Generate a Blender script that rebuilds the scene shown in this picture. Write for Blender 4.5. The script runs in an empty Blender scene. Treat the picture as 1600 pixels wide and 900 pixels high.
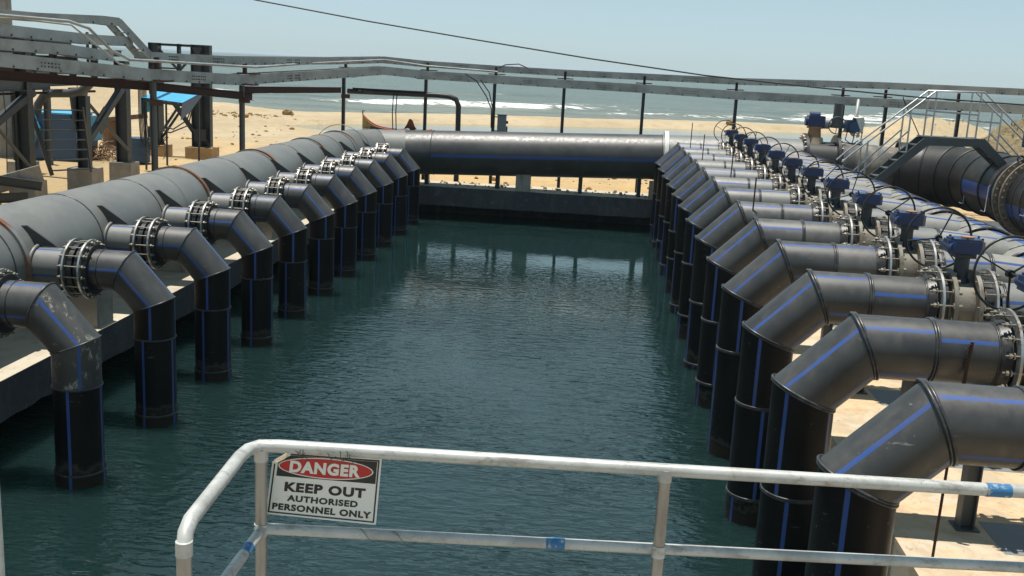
import bpy, math, random
import numpy as np
from mathutils import Vector, Matrix, noise
random.seed(7)
R = math.radians
V = Vector
sc = bpy.context.scene
col = sc.collection
# ------------------------------------------------------------------ camera
cd = bpy.data.cameras.new('camera'); cam = bpy.data.objects.new('camera', cd); col.objects.link(cam)
cd.sensor_width = 36; cd.lens = 36.15; cd.clip_start = .05; cd.clip_end = 60000
CM = Matrix(((0.99485, -0.06769, 0.07544), (0.08789, 0.20549, -0.9747), (0.05048, 0.97632, 0.21038)))
cam.matrix_world = Matrix.Translation((0, 0, 5.5)) @ CM.to_4x4()
sc.camera = cam
sc.render.resolution_x = 1024; sc.render.resolution_y = 576
# ------------------------------------------------------------------ sky, sun, exposure
SUN = V((-.10, .05, .99)).normalized()
w = bpy.data.worlds.new('World'); sc.world = w; w.use_nodes = True
wn = w.node_tree.nodes; wl = w.node_tree.links
sky = wn.new('ShaderNodeTexSky'); sky.sky_type = 'NISHITA'; sky.sun_disc = False
sky.sun_elevation = math.asin(SUN.z); sky.sun_rotation = math.atan2(SUN.x, SUN.y)
sky.air_density = 1.0; sky.dust_density = 0.0; sky.ozone_density = 4.0; sky.altitude = 0
# humid sea air: the sky stays pale blue down to the horizon all the way round
wtc = wn.new('ShaderNodeTexCoord'); wsp = wn.new('ShaderNodeSeparateXYZ'); wl.new(wtc.outputs['Generated'], wsp.inputs[0])
wrp = wn.new('ShaderNodeValToRGB'); wl.new(wsp.outputs[2], wrp.inputs[0]); wrp.color_ramp.interpolation = 'EASE'
wrp.color_ramp.elements[0].position = 0.0; wrp.color_ramp.elements[0].color = (.335, .455, .65, 1)
wrp.color_ramp.elements[1].position = 1.0; wrp.color_ramp.elements[1].color = (1.15, .98, .62, 1)
for zz, cc in ((.085, (.62, .59, .56)), (.139, (.84, .74, .60)), (.208, (1.02, .92, .66)), (.276, (1.20, 1.06, .72)), (.342, (1.30, 1.14, .76)), (.5, (1.38, 1.17, .77)), (.77, (1.35, 1.06, .68))):
    we = wrp.color_ramp.elements.new(zz); we.color = cc+(1,)
wrp.color_ramp.interpolation = 'LINEAR'
wmx = wn.new('ShaderNodeMix'); wmx.data_type = 'RGBA'; wmx.blend_type = 'MULTIPLY'; wmx.inputs[0].default_value = 1; wmx.clamp_result = False
wl.new(sky.outputs[0], wmx.inputs[6]); wl.new(wrp.outputs[0], wmx.inputs[7]); wl.new(wmx.outputs[2], wn['Background'].inputs[0]); wn['Background'].inputs[1].default_value = 0.15
sd = bpy.data.lights.new('sun', 'SUN'); sd.energy = 5.0; sd.angle = R(.55); sd.color = (1, .95, .87)
so = bpy.data.objects.new('sun', sd); col.objects.link(so); so.location = (0, 0, 60)
so.rotation_euler = SUN.to_track_quat('Z', 'Y').to_euler()
sc.view_settings.view_transform = 'Standard'; sc.view_settings.look = 'None'
sc.view_settings.exposure = 0.3; sc.view_settings.gamma = 1

# ------------------------------------------------------------------ helpers
def lin(r, g, b):
    f = lambda c: (c/255/12.92) if c/255 <= .04045 else ((c/255+.055)/1.055)**2.4
    return (f(r), f(g), f(b), 1)
class Mat:
    def __init__(s, name, base, rough=.6, metal=0, spec=.5):
        s.m = bpy.data.materials.new(name); s.m.use_nodes = True
        s.n = s.m.node_tree.nodes; s.l = s.m.node_tree.links; s.b = s.n['Principled BSDF']
        s.b.inputs['Base Color'].default_value = tuple(base[:3])+(1,)
        s.b.inputs['Roughness'].default_value = rough; s.b.inputs['Metallic'].default_value = metal
        s.b.inputs['Specular IOR Level'].default_value = spec
        s.tc = s.n.new('ShaderNodeTexCoord'); s.g = s.n.new('ShaderNodeNewGeometry')
        s.cur = None; s.base = tuple(base[:3])+(1,)
    def vec(s, scale=(1, 1, 1), world=True, rot=(0, 0, 0)):
        mp = s.n.new('ShaderNodeMapping'); mp.inputs['Scale'].default_value = scale; mp.inputs['Rotation'].default_value = rot
        s.l.new(s.g.outputs['Position'] if world else s.tc.outputs['Object'], mp.inputs[0]); return mp.outputs[0]
    def noise(s, scale, detail=5, rough=.55, vscale=(1, 1, 1), world=True, dist=0):
        t = s.n.new('ShaderNodeTexNoise'); t.inputs['Scale'].default_value = scale; t.inputs['Detail'].default_value = detail
        t.inputs['Roughness'].default_value = rough; t.inputs['Distortion'].default_value = dist
        s.l.new(s.vec(vscale, world), t.inputs['Vector']); return t.outputs[0]
    def ramp(s, src, a, b, va=0., vb=1.):
        r = s.n.new('ShaderNodeMapRange'); r.inputs[1].default_value = a; r.inputs[2].default_value = b
        r.inputs[3].default_value = va; r.inputs[4].default_value = vb; s.l.new(src, r.inputs[0]); return r.outputs[0]
    def math(s, op, a, b):
        r = s.n.new('ShaderNodeMath'); r.operation = op
        for i, x in enumerate((a, b)):
            if isinstance(x, (int, float)): r.inputs[i].default_value = x
            else: s.l.new(x, r.inputs[i])
        return r.outputs[0]
    def mix(s, fac, colr):
        mx = s.n.new('ShaderNodeMix'); mx.data_type = 'RGBA'
        if isinstance(fac, (int, float)): mx.inputs[0].default_value = fac
        else: s.l.new(fac, mx.inputs[0])
        if s.cur is None: mx.inputs[6].default_value = s.base
        else: s.l.new(s.cur, mx.inputs[6])
        mx.inputs[7].default_value = tuple(colr[:3])+(1,)
        s.cur = mx.outputs[2]; s.l.new(s.cur, s.b.inputs['Base Color']); return s
    def rough(s, src): s.l.new(src, s.b.inputs['Roughness']); return s
    def bump(s, src, strength=.3, dist=.02):
        bp = s.n.new('ShaderNodeBump'); bp.inputs['Strength'].default_value = strength; bp.inputs['Distance'].default_value = dist
        s.l.new(src, bp.inputs['Height']); s.l.new(bp.outputs[0], s.b.inputs['Normal']); return s

def mk(name, base, rough=.6, metal=0, spec=.5, dirt=None, dscale=3, da=.5, db=.75, bump=.1, bscale=40, bd=.01, world=True):
    m = Mat(name, base, rough, metal, spec)
    if dirt is not None: m.mix(m.ramp(m.noise(dscale, 8, .65, world=world), da, db), dirt)
    if bump: m.bump(m.noise(bscale, 4), bump, bd)
    return m
M = {}
# polyethylene pipe: black plastic with dust film, drips and chalky scuffs
def hdpe(name, base, dust, dmax, rough):
    m = Mat(name, base, rough, 0, .85)
    n1 = m.noise(1.3, 6, .6); n2 = m.noise(9, 6, .7, (1, 1, .35))
    m.mix(m.math('MULTIPLY', m.ramp(n1, .35, .7), dmax), dust)
    m.mix(m.math('MULTIPLY', m.ramp(n2, .52, .75), dmax*.7), dust)
    sc1 = m.noise(2.2, 10, .78, (1, 1, .5)); m.mix(m.math('MULTIPLY', m.ramp(sc1, .685, .72), .75), (.32, .30, .26))
    ln = m.noise(22, 3, .6, (.06, .8, 1.)); m.mix(m.math('MULTIPLY', m.math('MULTIPLY', m.ramp(ln, .66, .72), m.ramp(m.noise(1.9, 4), .5, .6)), .55), (.25, .24, .22))
    st = m.noise(7, 6, .7, (1., 1., .1)); m.mix(m.math('MULTIPLY', m.math('MULTIPLY', m.ramp(st, .56, .7), m.ramp(m.noise(.8, 4), .42, .6)), .4), dust)
    sp = m.noise(38, 3, .6); m.mix(m.math('MULTIPLY', m.ramp(sp, .73, .76), .6), (.35, .33, .3))
    m.rough(m.ramp(n2, .3, .7, rough-.09, rough+.12))
    m.bump(m.noise(60, 3), .06, .004)
    return m
M['hdpe'] = hdpe('black_pipe_plastic', (.011, .011, .011), (.070, .067, .060), .6, .47)
M['hdpe_scuffed'] = hdpe('scuffed_black_pipe_plastic', (.014, .014, .014), (.07, .067, .06), .6, .5)
m = M['hdpe_scuffed']; m.mix(m.math('MULTIPLY', m.math('MULTIPLY', m.ramp(m.noise(9, 10, .8, (1, 1, .6)), .54, .60), m.ramp(m.noise(2.6, 4, .6), .48, .58)), .85), (.38, .36, .30))
M['hdpe_dust_sheen'] = hdpe('dusty_sheen_black_pipe_plastic', (.045, .045, .044), (.12, .115, .102), .8, .45)  # greyer copy for farther pipes: dust and bright sheen both in the colour
M['hdpe_shade'] = hdpe('shaded_black_pipe_plastic', (.0045, .0045, .005), (.016, .0155, .014), .5, .42); M['hdpe_shade'].b.inputs['Specular IOR Level'].default_value = .2  # blacker copy for the upright pipes, their shade put into the colour
m = M['hdpe_shade']; zz = m.n.new('ShaderNodeSeparateXYZ'); m.l.new(m.g.outputs['Position'], zz.inputs[0])
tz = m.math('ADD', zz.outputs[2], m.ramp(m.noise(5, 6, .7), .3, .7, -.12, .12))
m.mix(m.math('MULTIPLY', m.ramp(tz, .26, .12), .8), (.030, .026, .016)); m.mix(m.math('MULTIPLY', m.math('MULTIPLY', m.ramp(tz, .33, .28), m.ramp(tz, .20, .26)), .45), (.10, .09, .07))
M['hdpe_grey'] = hdpe('dusty_grey_pipe_plastic', (.115, .118, .112), (.17, .17, .155), .7, .5)
M['hdpe_pale'] = hdpe('sun_bleached_pipe_plastic', (.15, .148, .135), (.27, .255, .22), .9, .5)
m = mk('blue_stripe', (.026, .075, .26), .42, dirt=(.07, .085, .16), dscale=6, da=.45, db=.75, bump=.03); M['blue'] = m
M['bead'] = mk('weld_bead_plastic', (.035, .035, .036), .35, dirt=(.13, .12, .11), dscale=8, da=.5, db=.75)
m = Mat('galvanised_ring', (.48, .48, .46), .38, .75); m.mix(m.ramp(m.noise(7, 8, .7), .5, .68), (.16, .10, .055)); m.mix(m.ramp(m.noise(2, 4), .55, .7), (.2, .19, .17)); m.bump(m.noise(50, 4), .1, .004); M['ring'] = m
M['band'] = mk('steel_band', (.24, .235, .22), .45, .4, dirt=(.24, .09, .035), dscale=.9, da=.44, db=.54)
M['nut'] = mk('zinc_nut', (.29, .275, .24), .4, .8, dirt=(.22, .17, .11), dscale=18, da=.5, db=.7)
M['valve'] = mk('weathered_valve_casting', (.21, .195, .16), .6, .3, dirt=(.10, .065, .035), dscale=6, da=.48, db=.72, bump=.25, bscale=60)
M['blackrub'] = mk('black_flange_collar', (.022, .022, .022), .45, bump=.05)
M['gear'] = mk('blue_enamel', (.009, .028, .095), .36, 0, .5, dirt=(.05, .05, .055), dscale=8, da=.55, db=.72, bump=.08)
M['rustcap'] = mk('rusty_cap', (.36, .2, .1), .7, .2, dirt=(.15, .07, .03), dscale=20)
M['wheel'] = mk('handwheel_black', (.018, .018, .018), .35, .1, bump=.05)
M['steel'] = mk('dark_painted_steel', (.026, .033, .041), .5, .1, dirt=(.06, .055, .05), dscale=2.5, da=.5, db=.75)
M['steelgrey'] = mk('grey_painted_steel', (.070, .078, .082), .5, .1, dirt=(.06, .055, .05), dscale=3)
M['galv'] = mk('galvanised_tray', (.36, .37, .355), .5, .2, dirt=(.2, .195, .18), dscale=1.5, da=.42, db=.72)
M['rust'] = mk('rust_brown_steel', (.062, .030, .022), .75, 0, .3, dirt=(.035, .024, .02), dscale=3)
M['blackpaint'] = mk('black_painted_steel', (.016, .016, .018), .5, bump=.05)
m = Mat('concrete_grey', (.30, .28, .245), .85, 0, .2); m.mix(m.ramp(m.noise(1.8, 8, .65), .45, .7), (.20, .185, .16)); m.mix(m.ramp(m.noise(5, 6, .7, (1, 1, .15)), .56, .75), (.13, .115, .09)); m.bump(m.noise(25, 6), .3, .01); M['conc'] = m
m = Mat('ochre_painted_concrete', (.42, .27, .13), .8, 0, .2); m.mix(m.ramp(m.noise(3, 6), .5, .7), (.3, .2, .12)); m.bump(m.noise(25, 5), .2, .01); M['ochre'] = m
m = Mat('slab_concrete', (.50, .42, .31), .88, 0, .2)
m.mix(m.ramp(m.noise(.9, 7, .6), .42, .62), (.55, .40, .24)); m.mix(m.ramp(m.noise(3.1, 9, .7), .5, .72), (.42, .27, .15)); m.mix(m.ramp(m.noise(2.3, 10, .75), .62, .72), (.14, .10, .07))
m.mix(m.ramp(m.noise(14, 6, .7), .62, .70), (.2, .12, .07)); m.mix(m.math('MULTIPLY', m.ramp(m.noise(1.3, 8, .7, dist=1.5), .47, .56), .5), (.36, .29, .2)); m.bump(m.noise(12, 9, .7), .45, .012); M['slab'] = m
m = Mat('ledge_top_concrete', (.47, .42, .33), .88, 0, .2); m.mix(m.ramp(m.noise(1.5, 8, .65), .45, .7), (.36, .3, .22)); m.mix(m.ramp(m.noise(6, 9, .75), .6, .72), (.15, .12, .09)); m.bump(m.noise(14, 8, .7), .4, .012); M['ledge'] = m
m = Mat('dark_concrete', (.042, .045, .052), .6, 0, .35); m.mix(m.ramp(m.noise(1.6, 9, .7, (1, 1, .5)), .45, .7), (.085, .086, .088)); m.mix(m.math('MULTIPLY', m.ramp(m.noise(5, 10, .8), .56, .66), .6), (.2, .195, .18)); m.mix(m.math('MULTIPLY', m.ramp(m.noise(3.5, 7, .7, (1, 1, .12)), .58, .7), .5), (.14, .12, .09)); m.bump(m.noise(14, 7, .7), .5, .015); M['dark_conc'] = m  # near-black concrete with paler chips and streaks
M['plate'] = mk('grey_painted_slab_patch', (.17, .19, .2), .6, dirt=(.3, .26, .2), dscale=3, da=.55, db=.75)
m = Mat('rail_paint', (.50, .50, .47), .42, .25); m.mix(m.ramp(m.noise(3, 8, .7), .47, .62), (.36, .36, .34)); m.mix(m.math('MULTIPLY', m.ramp(m.noise(16, 8, .75, (.35, 1, 1)), .54, .64), .75), (.24, .22, .19)); m.mix(m.math('MULTIPLY', m.ramp(m.noise(4.1, 8, .8), .58, .66), .7), (.30, .19, .11)); m.mix(m.math('MULTIPLY', m.ramp(m.noise(60, 3, .6), .66, .70), .6), (.13, .12, .11)); m.bump(m.noise(90, 5), .15, .002); M['rail'] = m
m = Mat('bare_aluminium_post', (.36, .34, .31), .4, .6); m.mix(m.ramp(m.noise(6, 7, .7, (1, 1, .25)), .45, .7), (.22, .19, .16)); m.bump(m.noise(90, 5), .15, .002); M['post'] = m
M['tape'] = mk('blue_tape', (.03, .14, .30), .5, dirt=(.35, .38, .38), dscale=25, da=.56, db=.64)
M['stair'] = mk('galvanised_handrail', (.42, .43, .44), .38, .6, dirt=(.3, .3, .3), dscale=5)
M['stripe2'] = M['blue']
M['roofblue'] = mk('blue_sheet_roof', (.06, .34, .56), .45, dirt=(.04, .22, .4), dscale=4)
M['bluedark'] = mk('blue_drum_paint', (.025, .07, .15), .45, dirt=(.05, .05, .05), dscale=4)
M['wood'] = mk('weathered_wood', (.22, .13, .07), .8, dirt=(.1, .06, .035), dscale=4)
M['cable'] = mk('black_cable', (.012, .012, .012), .5, bump=0)
M['white'] = mk('off_white_plastic', (.6, .6, .56), .6, dirt=(.4, .38, .33), dscale=9)
M['cream'] = mk('cream_valve_casting', (.5, .4, .26), .6, dirt=(.25, .16, .09), dscale=5)
M['cabinet'] = mk('grey_cabinet_paint', (.12, .15, .16), .5)
m = Mat('muddy_pipe', (.055, .054, .05), .6); m.mix(m.ramp(m.noise(1.3, 7, .65, (1, 1, .4)), .4, .62), (.22, .20, .16)); m.mix(m.ramp(m.noise(2.5, 7, .7, (1, 1, .3)), .55, .72), (.33, .2, .08)); M['muddy'] = m
m = Mat('brown_dusty_pipe', (.012, .0118, .0115), .48, 0, .45); m.mix(m.math('MULTIPLY', m.ramp(m.noise(1.5, 6, .6), .4, .7), .6), (.06, .052, .041)); M['bigpipe'] = m
M['red'] = mk('red_boat_paint', (.5, .11, .04), .6, dirt=(.3, .12, .06), dscale=2)
M['yellow'] = mk('yellow_boat_paint', (.42, .22, .04), .6, dirt=(.2, .1, .04), dscale=3)
M['brown'] = mk('brown_cloth', (.24, .085, .03), .85)
m = Mat('sand', (.47, .38, .25), .92, 0, .15)
yg = m.n.new('ShaderNodeSeparateXYZ'); m.l.new(m.g.outputs['Position'], yg.inputs[0])
nr = m.math('ADD', m.ramp(yg.outputs[1], 36, 58, .75, 0.), m.ramp(m.noise(.12, 6, .6), .3, .7, -.35, .35))
m.mix(m.ramp(nr, .15, .6), (.54, .37, .18)); m.mix(m.math('MULTIPLY', m.ramp(m.noise(.5, 9, .7, (1, .5, 1)), .5, .68), .55), (.36, .27, .16))
wet = m.ramp(yg.outputs[2], .56, .40); m.mix(m.math('MULTIPLY', wet, .75), (.25, .20, .13))
m.mix(m.ramp(m.noise(.35, 10, .75), .64, .72), (.15, .11, .07)); m.mix(m.math('MULTIPLY', m.ramp(m.noise(.11, 9, .68, (1, .45, 1)), .44, .58), .6), (.36, .28, .17)); m.mix(m.math('MULTIPLY', m.ramp(m.noise(1.1, 9, .72, (1, .6, 1)), .52, .66), .45), (.28, .21, .12)); m.bump(m.noise(1.4, 10, .7), 1.0, .25); M['sand'] = m
m = Mat('soil', (.30, .18, .08), .95, 0, .1); m.mix(m.ramp(m.noise(1.2, 8, .7), .45, .65), (.13, .08, .04)); m.bump(m.noise(5, 8, .7), .8, .08); M['soil'] = m
m = Mat('scrub', (.28, .22, .13), .95, 0, .1); m.mix(m.ramp(m.noise(1.6, 9, .7), .5, .66), (.15, .13, .075)); m.mix(m.ramp(m.noise(2.6, 8, .7), .58, .66), (.45, .36, .22)); m.bump(m.noise(3, 9, .7), 1, .3); M['scrub'] = m
# pond water: turbid green-blue body with fine wind ripples
m = Mat('pond_water', (.007, .020, .0195), .03, 0, .5); m.b.inputs['IOR'].default_value = 1.5
m.b.subsurface_method = 'BURLEY'; m.b.inputs['Subsurface Weight'].default_value = 1.0; m.b.inputs['Subsurface Scale'].default_value = 1.2; m.b.inputs['Subsurface Radius'].default_value = (.6, 1., .9)
n1 = m.noise(1.0, 3, .5, (2.2, 5.5, 1), dist=.6); n2 = m.noise(1.0, 1, .5, (5, 12, 1), dist=.3); n0 = m.noise(1.0, 3, .5, (.25, .18, 1))
py = m.n.new('ShaderNodeSeparateXYZ'); m.l.new(m.g.outputs['Position'], py.inputs[0])
calm = m.ramp(py.outputs[1], 30, 13, .09, 1.)
ampl = m.math('MULTIPLY', calm, m.ramp(n0, .38, .62, .3, 1.15))
hh = m.math('MULTIPLY', m.math('ADD', n1, m.math('MULTIPLY', n2, .45)), ampl); m.bump(hh, 1.0, .048); M['pond'] = m
# sea
m = Mat('sea_water', (.105, .135, .115), .3, 0, .5); m.b.inputs['IOR'].default_value = 1.333
at = m.n.new('ShaderNodeAttribute'); at.attribute_name = 'foam'
at2 = m.n.new('ShaderNodeAttribute'); at2.attribute_name = 'silt'
m.mix(at2.outputs['Fac'], (.165, .170, .125))
m.mix(m.math('MULTIPLY', m.ramp(m.noise(.11, 6, .65, (.25, 1.3, 1)), .42, .62), .75), (.055, .085, .078))
fn = m.noise(.75, 9, .75, (.4, 1.3, 1), dist=.8); ff = m.math('SUBTRACT', m.math('MULTIPLY', at.outputs['Fac'], 1.35), m.ramp(fn, .34, .62))
fo = m.ramp(ff, .0, .12); m.mix(fo, (.78, .78, .74))
wc = m.noise(.22, 9, .7, (.35, 1.6, 1)); m.mix(m.math('MULTIPLY', m.ramp(wc, .715, .74), .8), (.7, .72, .7))
m.rough(m.ramp(fo, 0, 1, .3, .8))
m.bump(m.math('ADD', m.noise(.5, 6, .6, (.35, 1.4, 1)), m.noise(.09, 5, .6, (.3, 1.3, 1))), 1.0, 1.3); M['sea'] = m
m = Mat('pool_water', (.12, .16, .15), .05, 0, .5); m.bump(m.noise(2, 3, .5, (.6, 1.5, 1)), .5, .03); M['pool'] = m
m = Mat('sign_white', (.74, .74, .68), .45); m.mix(m.math('MULTIPLY', m.ramp(m.noise(11, 6, .7, dist=1), .62, .72), .7), (.50, .32, .14)); M['signw'] = m
M['signk'] = mk('sign_black', (.012, .012, .013), .4, dirt=(.06, .05, .04), dscale=25, da=.6, db=.75, bump=0)
M['signr'] = mk('sign_red', (.46, .018, .014), .4, dirt=(.3, .04, .03), dscale=12, bump=0)
M['red2'] = mk('faded_red_panel', (.35, .05, .03), .6)
M['green'] = mk('green_plastic', (.08, .3, .1), .6)

class MB:
    def __init__(s): s.v = []; s.f = []; s.m = []; s.s = []
    def add(s, vs, fs, mi=0, smooth=False):
        o = len(s.v); s.v += [tuple(p) for p in vs]
        for f in fs: s.f.append([o+i for i in f]); s.m.append(mi); s.s.append(smooth)
        return s
    def box(s, c, d, rot=None, mi=0, taper=1.):
        x, y, z = d[0]/2, d[1]/2, d[2]/2
        P = [V((a*x*(taper if k > 0 else 1), b*y*(taper if k > 0 else 1), k*z)) for k in (-1, 1) for b in (-1, 1) for a in (-1, 1)]
        if rot is not None: P = [rot @ p for p in P]
        c = V(c); P = [p+c for p in P]
        return s.add(P, [(0, 2, 3, 1), (4, 5, 7, 6), (0, 1, 5, 4), (2, 6, 7, 3), (0, 4, 6, 2), (1, 3, 7, 5)], mi)
    def bar(s, a, b, wd, ht, mi=0, up=V((0, 0, 1))):
        a, b = V(a), V(b); d = (b-a); L = d.length; d.normalize()
        if abs(d.dot(up)) > .99: up = V((0, 1, 0))
        x = d.cross(up).normalized(); z = x.cross(d)
        rot = Matrix((x, d, z)).transposed()
        return s.box((a+b)/2, (wd, L, ht), rot, mi)
    def ibeam(s, a, b, wd, ht, t=.012, mi=0, up=V((0, 0, 1))):
        a, b = V(a), V(b); d = (b-a).normalized()
        if abs(d.dot(up)) > .99: up = V((0, 1, 0))
        x = d.cross(up).normalized(); z = x.cross(d); o = z*(ht/2-t/2)
        s.bar(a+o, b+o, wd, t, mi, up); s.bar(a-o, b-o, wd, t, mi, up); s.bar(a, b, t, ht-2*t, mi, up); return s
    def cyl(s, a, b, r, n=16, mi=0, r2=None, caps=True, smooth=True):
        a, b = V(a), V(b); d = (b-a).normalized(); u = d.orthogonal().normalized(); w_ = d.cross(u)
        r2 = r if r2 is None else r2
        ca = [a+r*(math.cos(2*math.pi*i/n)*u+math.sin(2*math.pi*i/n)*w_) for i in range(n)]
        cb = [b+r2*(math.cos(2*math.pi*i/n)*u+math.sin(2*math.pi*i/n)*w_) for i in range(n)]
        s.add(ca+cb, [(i, (i+1) % n, n+(i+1) % n, n+i) for i in range(n)], mi, smooth)
        if caps: s.add(ca, [tuple(range(n))[::-1]], mi); s.add(cb, [tuple(range(n))], mi)
        return s
    def path(s, pts, r, n=8, mi=0, closed=False, caps=True):
        pts = [V(p) for p in pts]; N = len(pts); u = None; rings = []
        for i in range(N):
            if closed: d = (pts[(i+1) % N]-pts[i-1]).normalized()
            else: d = (pts[min(i+1, N-1)]-pts[max(i-1, 0)]).normalized()
            u = d.orthogonal().normalized() if u is None else (u-d*u.dot(d)).normalized()
            w_ = d.cross(u)
            rings += [pts[i]+r*(math.cos(2*math.pi*k/n)*u+math.sin(2*math.pi*k/n)*w_) for k in range(n)]
        fs = []
        for i in range(N if closed else N-1):
            j = (i+1) % N
            fs += [(i*n+k, i*n+(k+1) % n, j*n+(k+1) % n, j*n+k) for k in range(n)]
        s.add(rings, fs, mi, True)
        if caps and not closed: s.add(rings[:n], [tuple(range(n))[::-1]], mi); s.add(rings[-n:], [tuple(range(n))], mi)
        return s
    def disc(s, c, d, r, t, n=32, mi=0, ri=None):
        """flat ring or plate centred at c, axis d, thickness t"""
        c, d = V(c), V(d).normalized(); u = d.orthogonal().normalized(); w_ = d.cross(u)
        cs = [(math.cos(2*math.pi*i/n)*u+math.sin(2*math.pi*i/n)*w_) for i in range(n)]
        a, b = c-d*t/2, c+d*t/2; nx = lambda i: (i+1) % n
        s.add([a+q*r for q in cs]+[b+q*r for q in cs], [(i, nx(i), n+nx(i), n+i) for i in range(n)], mi, True)
        if ri is None:
            s.add([a+q*r for q in cs], [tuple(range(n))[::-1]], mi); s.add([b+q*r for q in cs], [tuple(range(n))], mi)
        else:
            for e, fl in ((a, 1), (b, 0)):
                s.add([e+q*r for q in cs]+[e+q*ri for q in cs], [((i, n+i, n+nx(i), nx(i)) if fl else (i, nx(i), n+nx(i), n+i)) for i in range(n)], mi)
        return s
    def prism(s, prof, y0, y1, mi=0, axis='y'):
        """closed outline prof [(a,b)] extruded; axis y: (x,z) outline"""
        n = len(prof); mp = {'y': lambda a, b, t: (a, t, b), 'x': lambda a, b, t: (t, a, b), 'z': lambda a, b, t: (a, b, t)}[axis]
        A = [mp(a, b, y0) for a, b in prof]; B = [mp(a, b, y1) for a, b in prof]
        s.add(A, [tuple(range(n))], mi); s.add(B, [tuple(range(n))[::-1]], mi)
        return s.add(A+B, [(i, n+i, n+(i+1) % n, (i+1) % n) for i in range(n)], mi)
    def mesh(s, name, mats):
        me = bpy.data.meshes.new(name); me.from_pydata(s.v, [], s.f)
        me.polygons.foreach_set('material_index', s.m); me.polygons.foreach_set('use_smooth', s.s)
        for q in (mats if isinstance(mats, (list, tuple)) else [mats]): me.materials.append(M[q].m)
        me.update(); return me
    def build(s, name, mats, parent=None, **k):
        return place(name, s.mesh(name, mats), parent, **k)
def place(name, me, parent=None, loc=None, rot=None, **k):
    o = bpy.data.objects.new(name, me); col.objects.link(o)
    if parent is not None:
        o.parent = parent
        o.matrix_parent_inverse = Matrix.Translation(-origin(parent))
    if loc is not None: o.location = loc
    if rot is not None: o.rotation_euler = rot
    for a, b in k.items(): o[a] = b
    return o
def origin(o):
    p = V((0, 0, 0))
    while o is not None:
        p = p+V(o.location)+ (V(o.matrix_parent_inverse.translation) if o.parent else V((0, 0, 0))); o = o.parent
    return p
def thing(name, label, cat, loc=(0, 0, 0), group=None):
    o = bpy.data.objects.new(name, None); col.objects.link(o); o.location = loc; o.empty_display_size = .2
    o['label'] = label; o['category'] = cat
    if group: o['group'] = group
    return o
def tag(o, label, cat, group=None):
    o['label'] = label; o['category'] = cat
    if group: o['group'] = group
    return o

NS = 48
def section(name, pA, pB, nA, nB, r, side, parent, mat='hdpe', stripes=(), noff=None, n=NS, cap=False, rB=None):
    pA, pB = V(pA), V(pB); d = (pB-pA).normalized(); u = (V(side)-d*d.dot(V(side))).normalized(); v = d.cross(u)
    nA, nB = V(nA) if nA is not None else d, V(nB) if nB is not None else d
    A = []; B = []
    for i in range(n):
        t = 2*math.pi*i/n; o = r*(math.cos(t)*u+math.sin(t)*v); o2 = o if rB is None else o*(rB/r)
        A.append(pA+o-d*(o.dot(nA)/d.dot(nA))); B.append(pB+o2-d*(o2.dot(nB)/d.dot(nB)))
    mb = MB()
    for i in range(n):
        j = (i+1) % n; mb.add([], [])
    mb.v = [tuple(p) for p in A+B]
    for i in range(n):
        j = (i+1) % n; mb.f.append([i, j, n+j, n+i]); mb.m.append(1 if i in stripes else 0); mb.s.append(True)
    if cap: mb.add(A, [tuple(range(n))[::-1]]); mb.add(B, [tuple(range(n))])
    return mb.build(name, [mat, 'blue'], parent)
def bead_pts(p, nrm, d, r, n=40):
    p = V(p); d = V(d).normalized(); nrm = V(nrm).normalized(); u = d.orthogonal().normalized(); v = d.cross(u); out = []
    for i in range(n):
        t = 2*math.pi*i/n; o = r*(math.cos(t)*u+math.sin(t)*v); out.append(p+o-d*(o.dot(nrm)/d.dot(nrm)))
    return out
def bead(p, nrm, d, r, parent, rb=.014, double=True, mat='bead', name='weld_bead'):
    mb = MB(); d = V(d).normalized()
    for off in ((-rb*.9, rb*.9) if double else (0,)):
        mb.path([q+d*off for q in bead_pts(p, nrm, d, r+rb*.35)], rb, 6, closed=True)
    return mb.build(name, mat, parent)
def stripe_set(k, n=NS, num=4, wdt=1):
    s = set()
    for j in range(num):
        for q in range(wdt): s.add((k+j*n//num+q) % n)
    return s
ORD = ['nearest', 'second', 'third', 'fourth', 'fifth', 'sixth', 'seventh', 'eighth', 'ninth', 'tenth', 'eleventh', 'twelfth', 'thirteenth']
def ordn(i, n, noun, where):
    if i == 0: return f'{noun}, nearest {where}'
    if i == n-1: return f'{noun}, farthest {where}'
    return f'{noun}, {ORD[i]} nearest {where}'

# bolt: long stud with two nuts, axis X
def bolt_mb(mb, c, L, rs=.011, rn=.028, hn=.028, inner=True):
    c = V(c); x = V((1, 0, 0))
    mb.cyl(c-x*L/2, c+x*L/2, rs, 6)
    for s_ in (-1, 1):
        e = c+x*s_*(L/2-.045); mb.cyl(e-x*hn/2, e+x*hn/2, rn, 6, smooth=False)
        e2 = c+x*s_*(L/2-.08); mb.cyl(e2-x*.006, e2+x*.006, rn*1.25, 8, smooth=False)
    return mb
bolt_mesh = {}
def bolts(parent, cx, cy, cz, rr, L, num, single, ph=.1):
    if single:
        if L not in bolt_mesh: bolt_mesh[L] = bolt_mb(MB(), (0, 0, 0), L).mesh('bolt', 'nut')
        for i in range(num):
            t = ph+2*math.pi*i/num
            place('bolt', bolt_mesh[L], parent, loc=(cx+random.uniform(-.008, .008), cy+rr*math.cos(t), cz+rr*math.sin(t)))
    else:
        mb = MB()
        for i in range(num):
            t = ph+2*math.pi*i/num; bolt_mb(mb, (cx, cy+rr*math.cos(t), cz+rr*math.sin(t)), L)
        mb.build('bolt_circle', 'nut', parent, kind='stuff')

X = V((1, 0, 0)); Y = V((0, 1, 0)); Z = V((0, 0, 1))
YL = [11.94+2.3*k for k in range(11)]
YR = [7.95+2.3*k for k in range(13)]
BOT = -1.2

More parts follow.
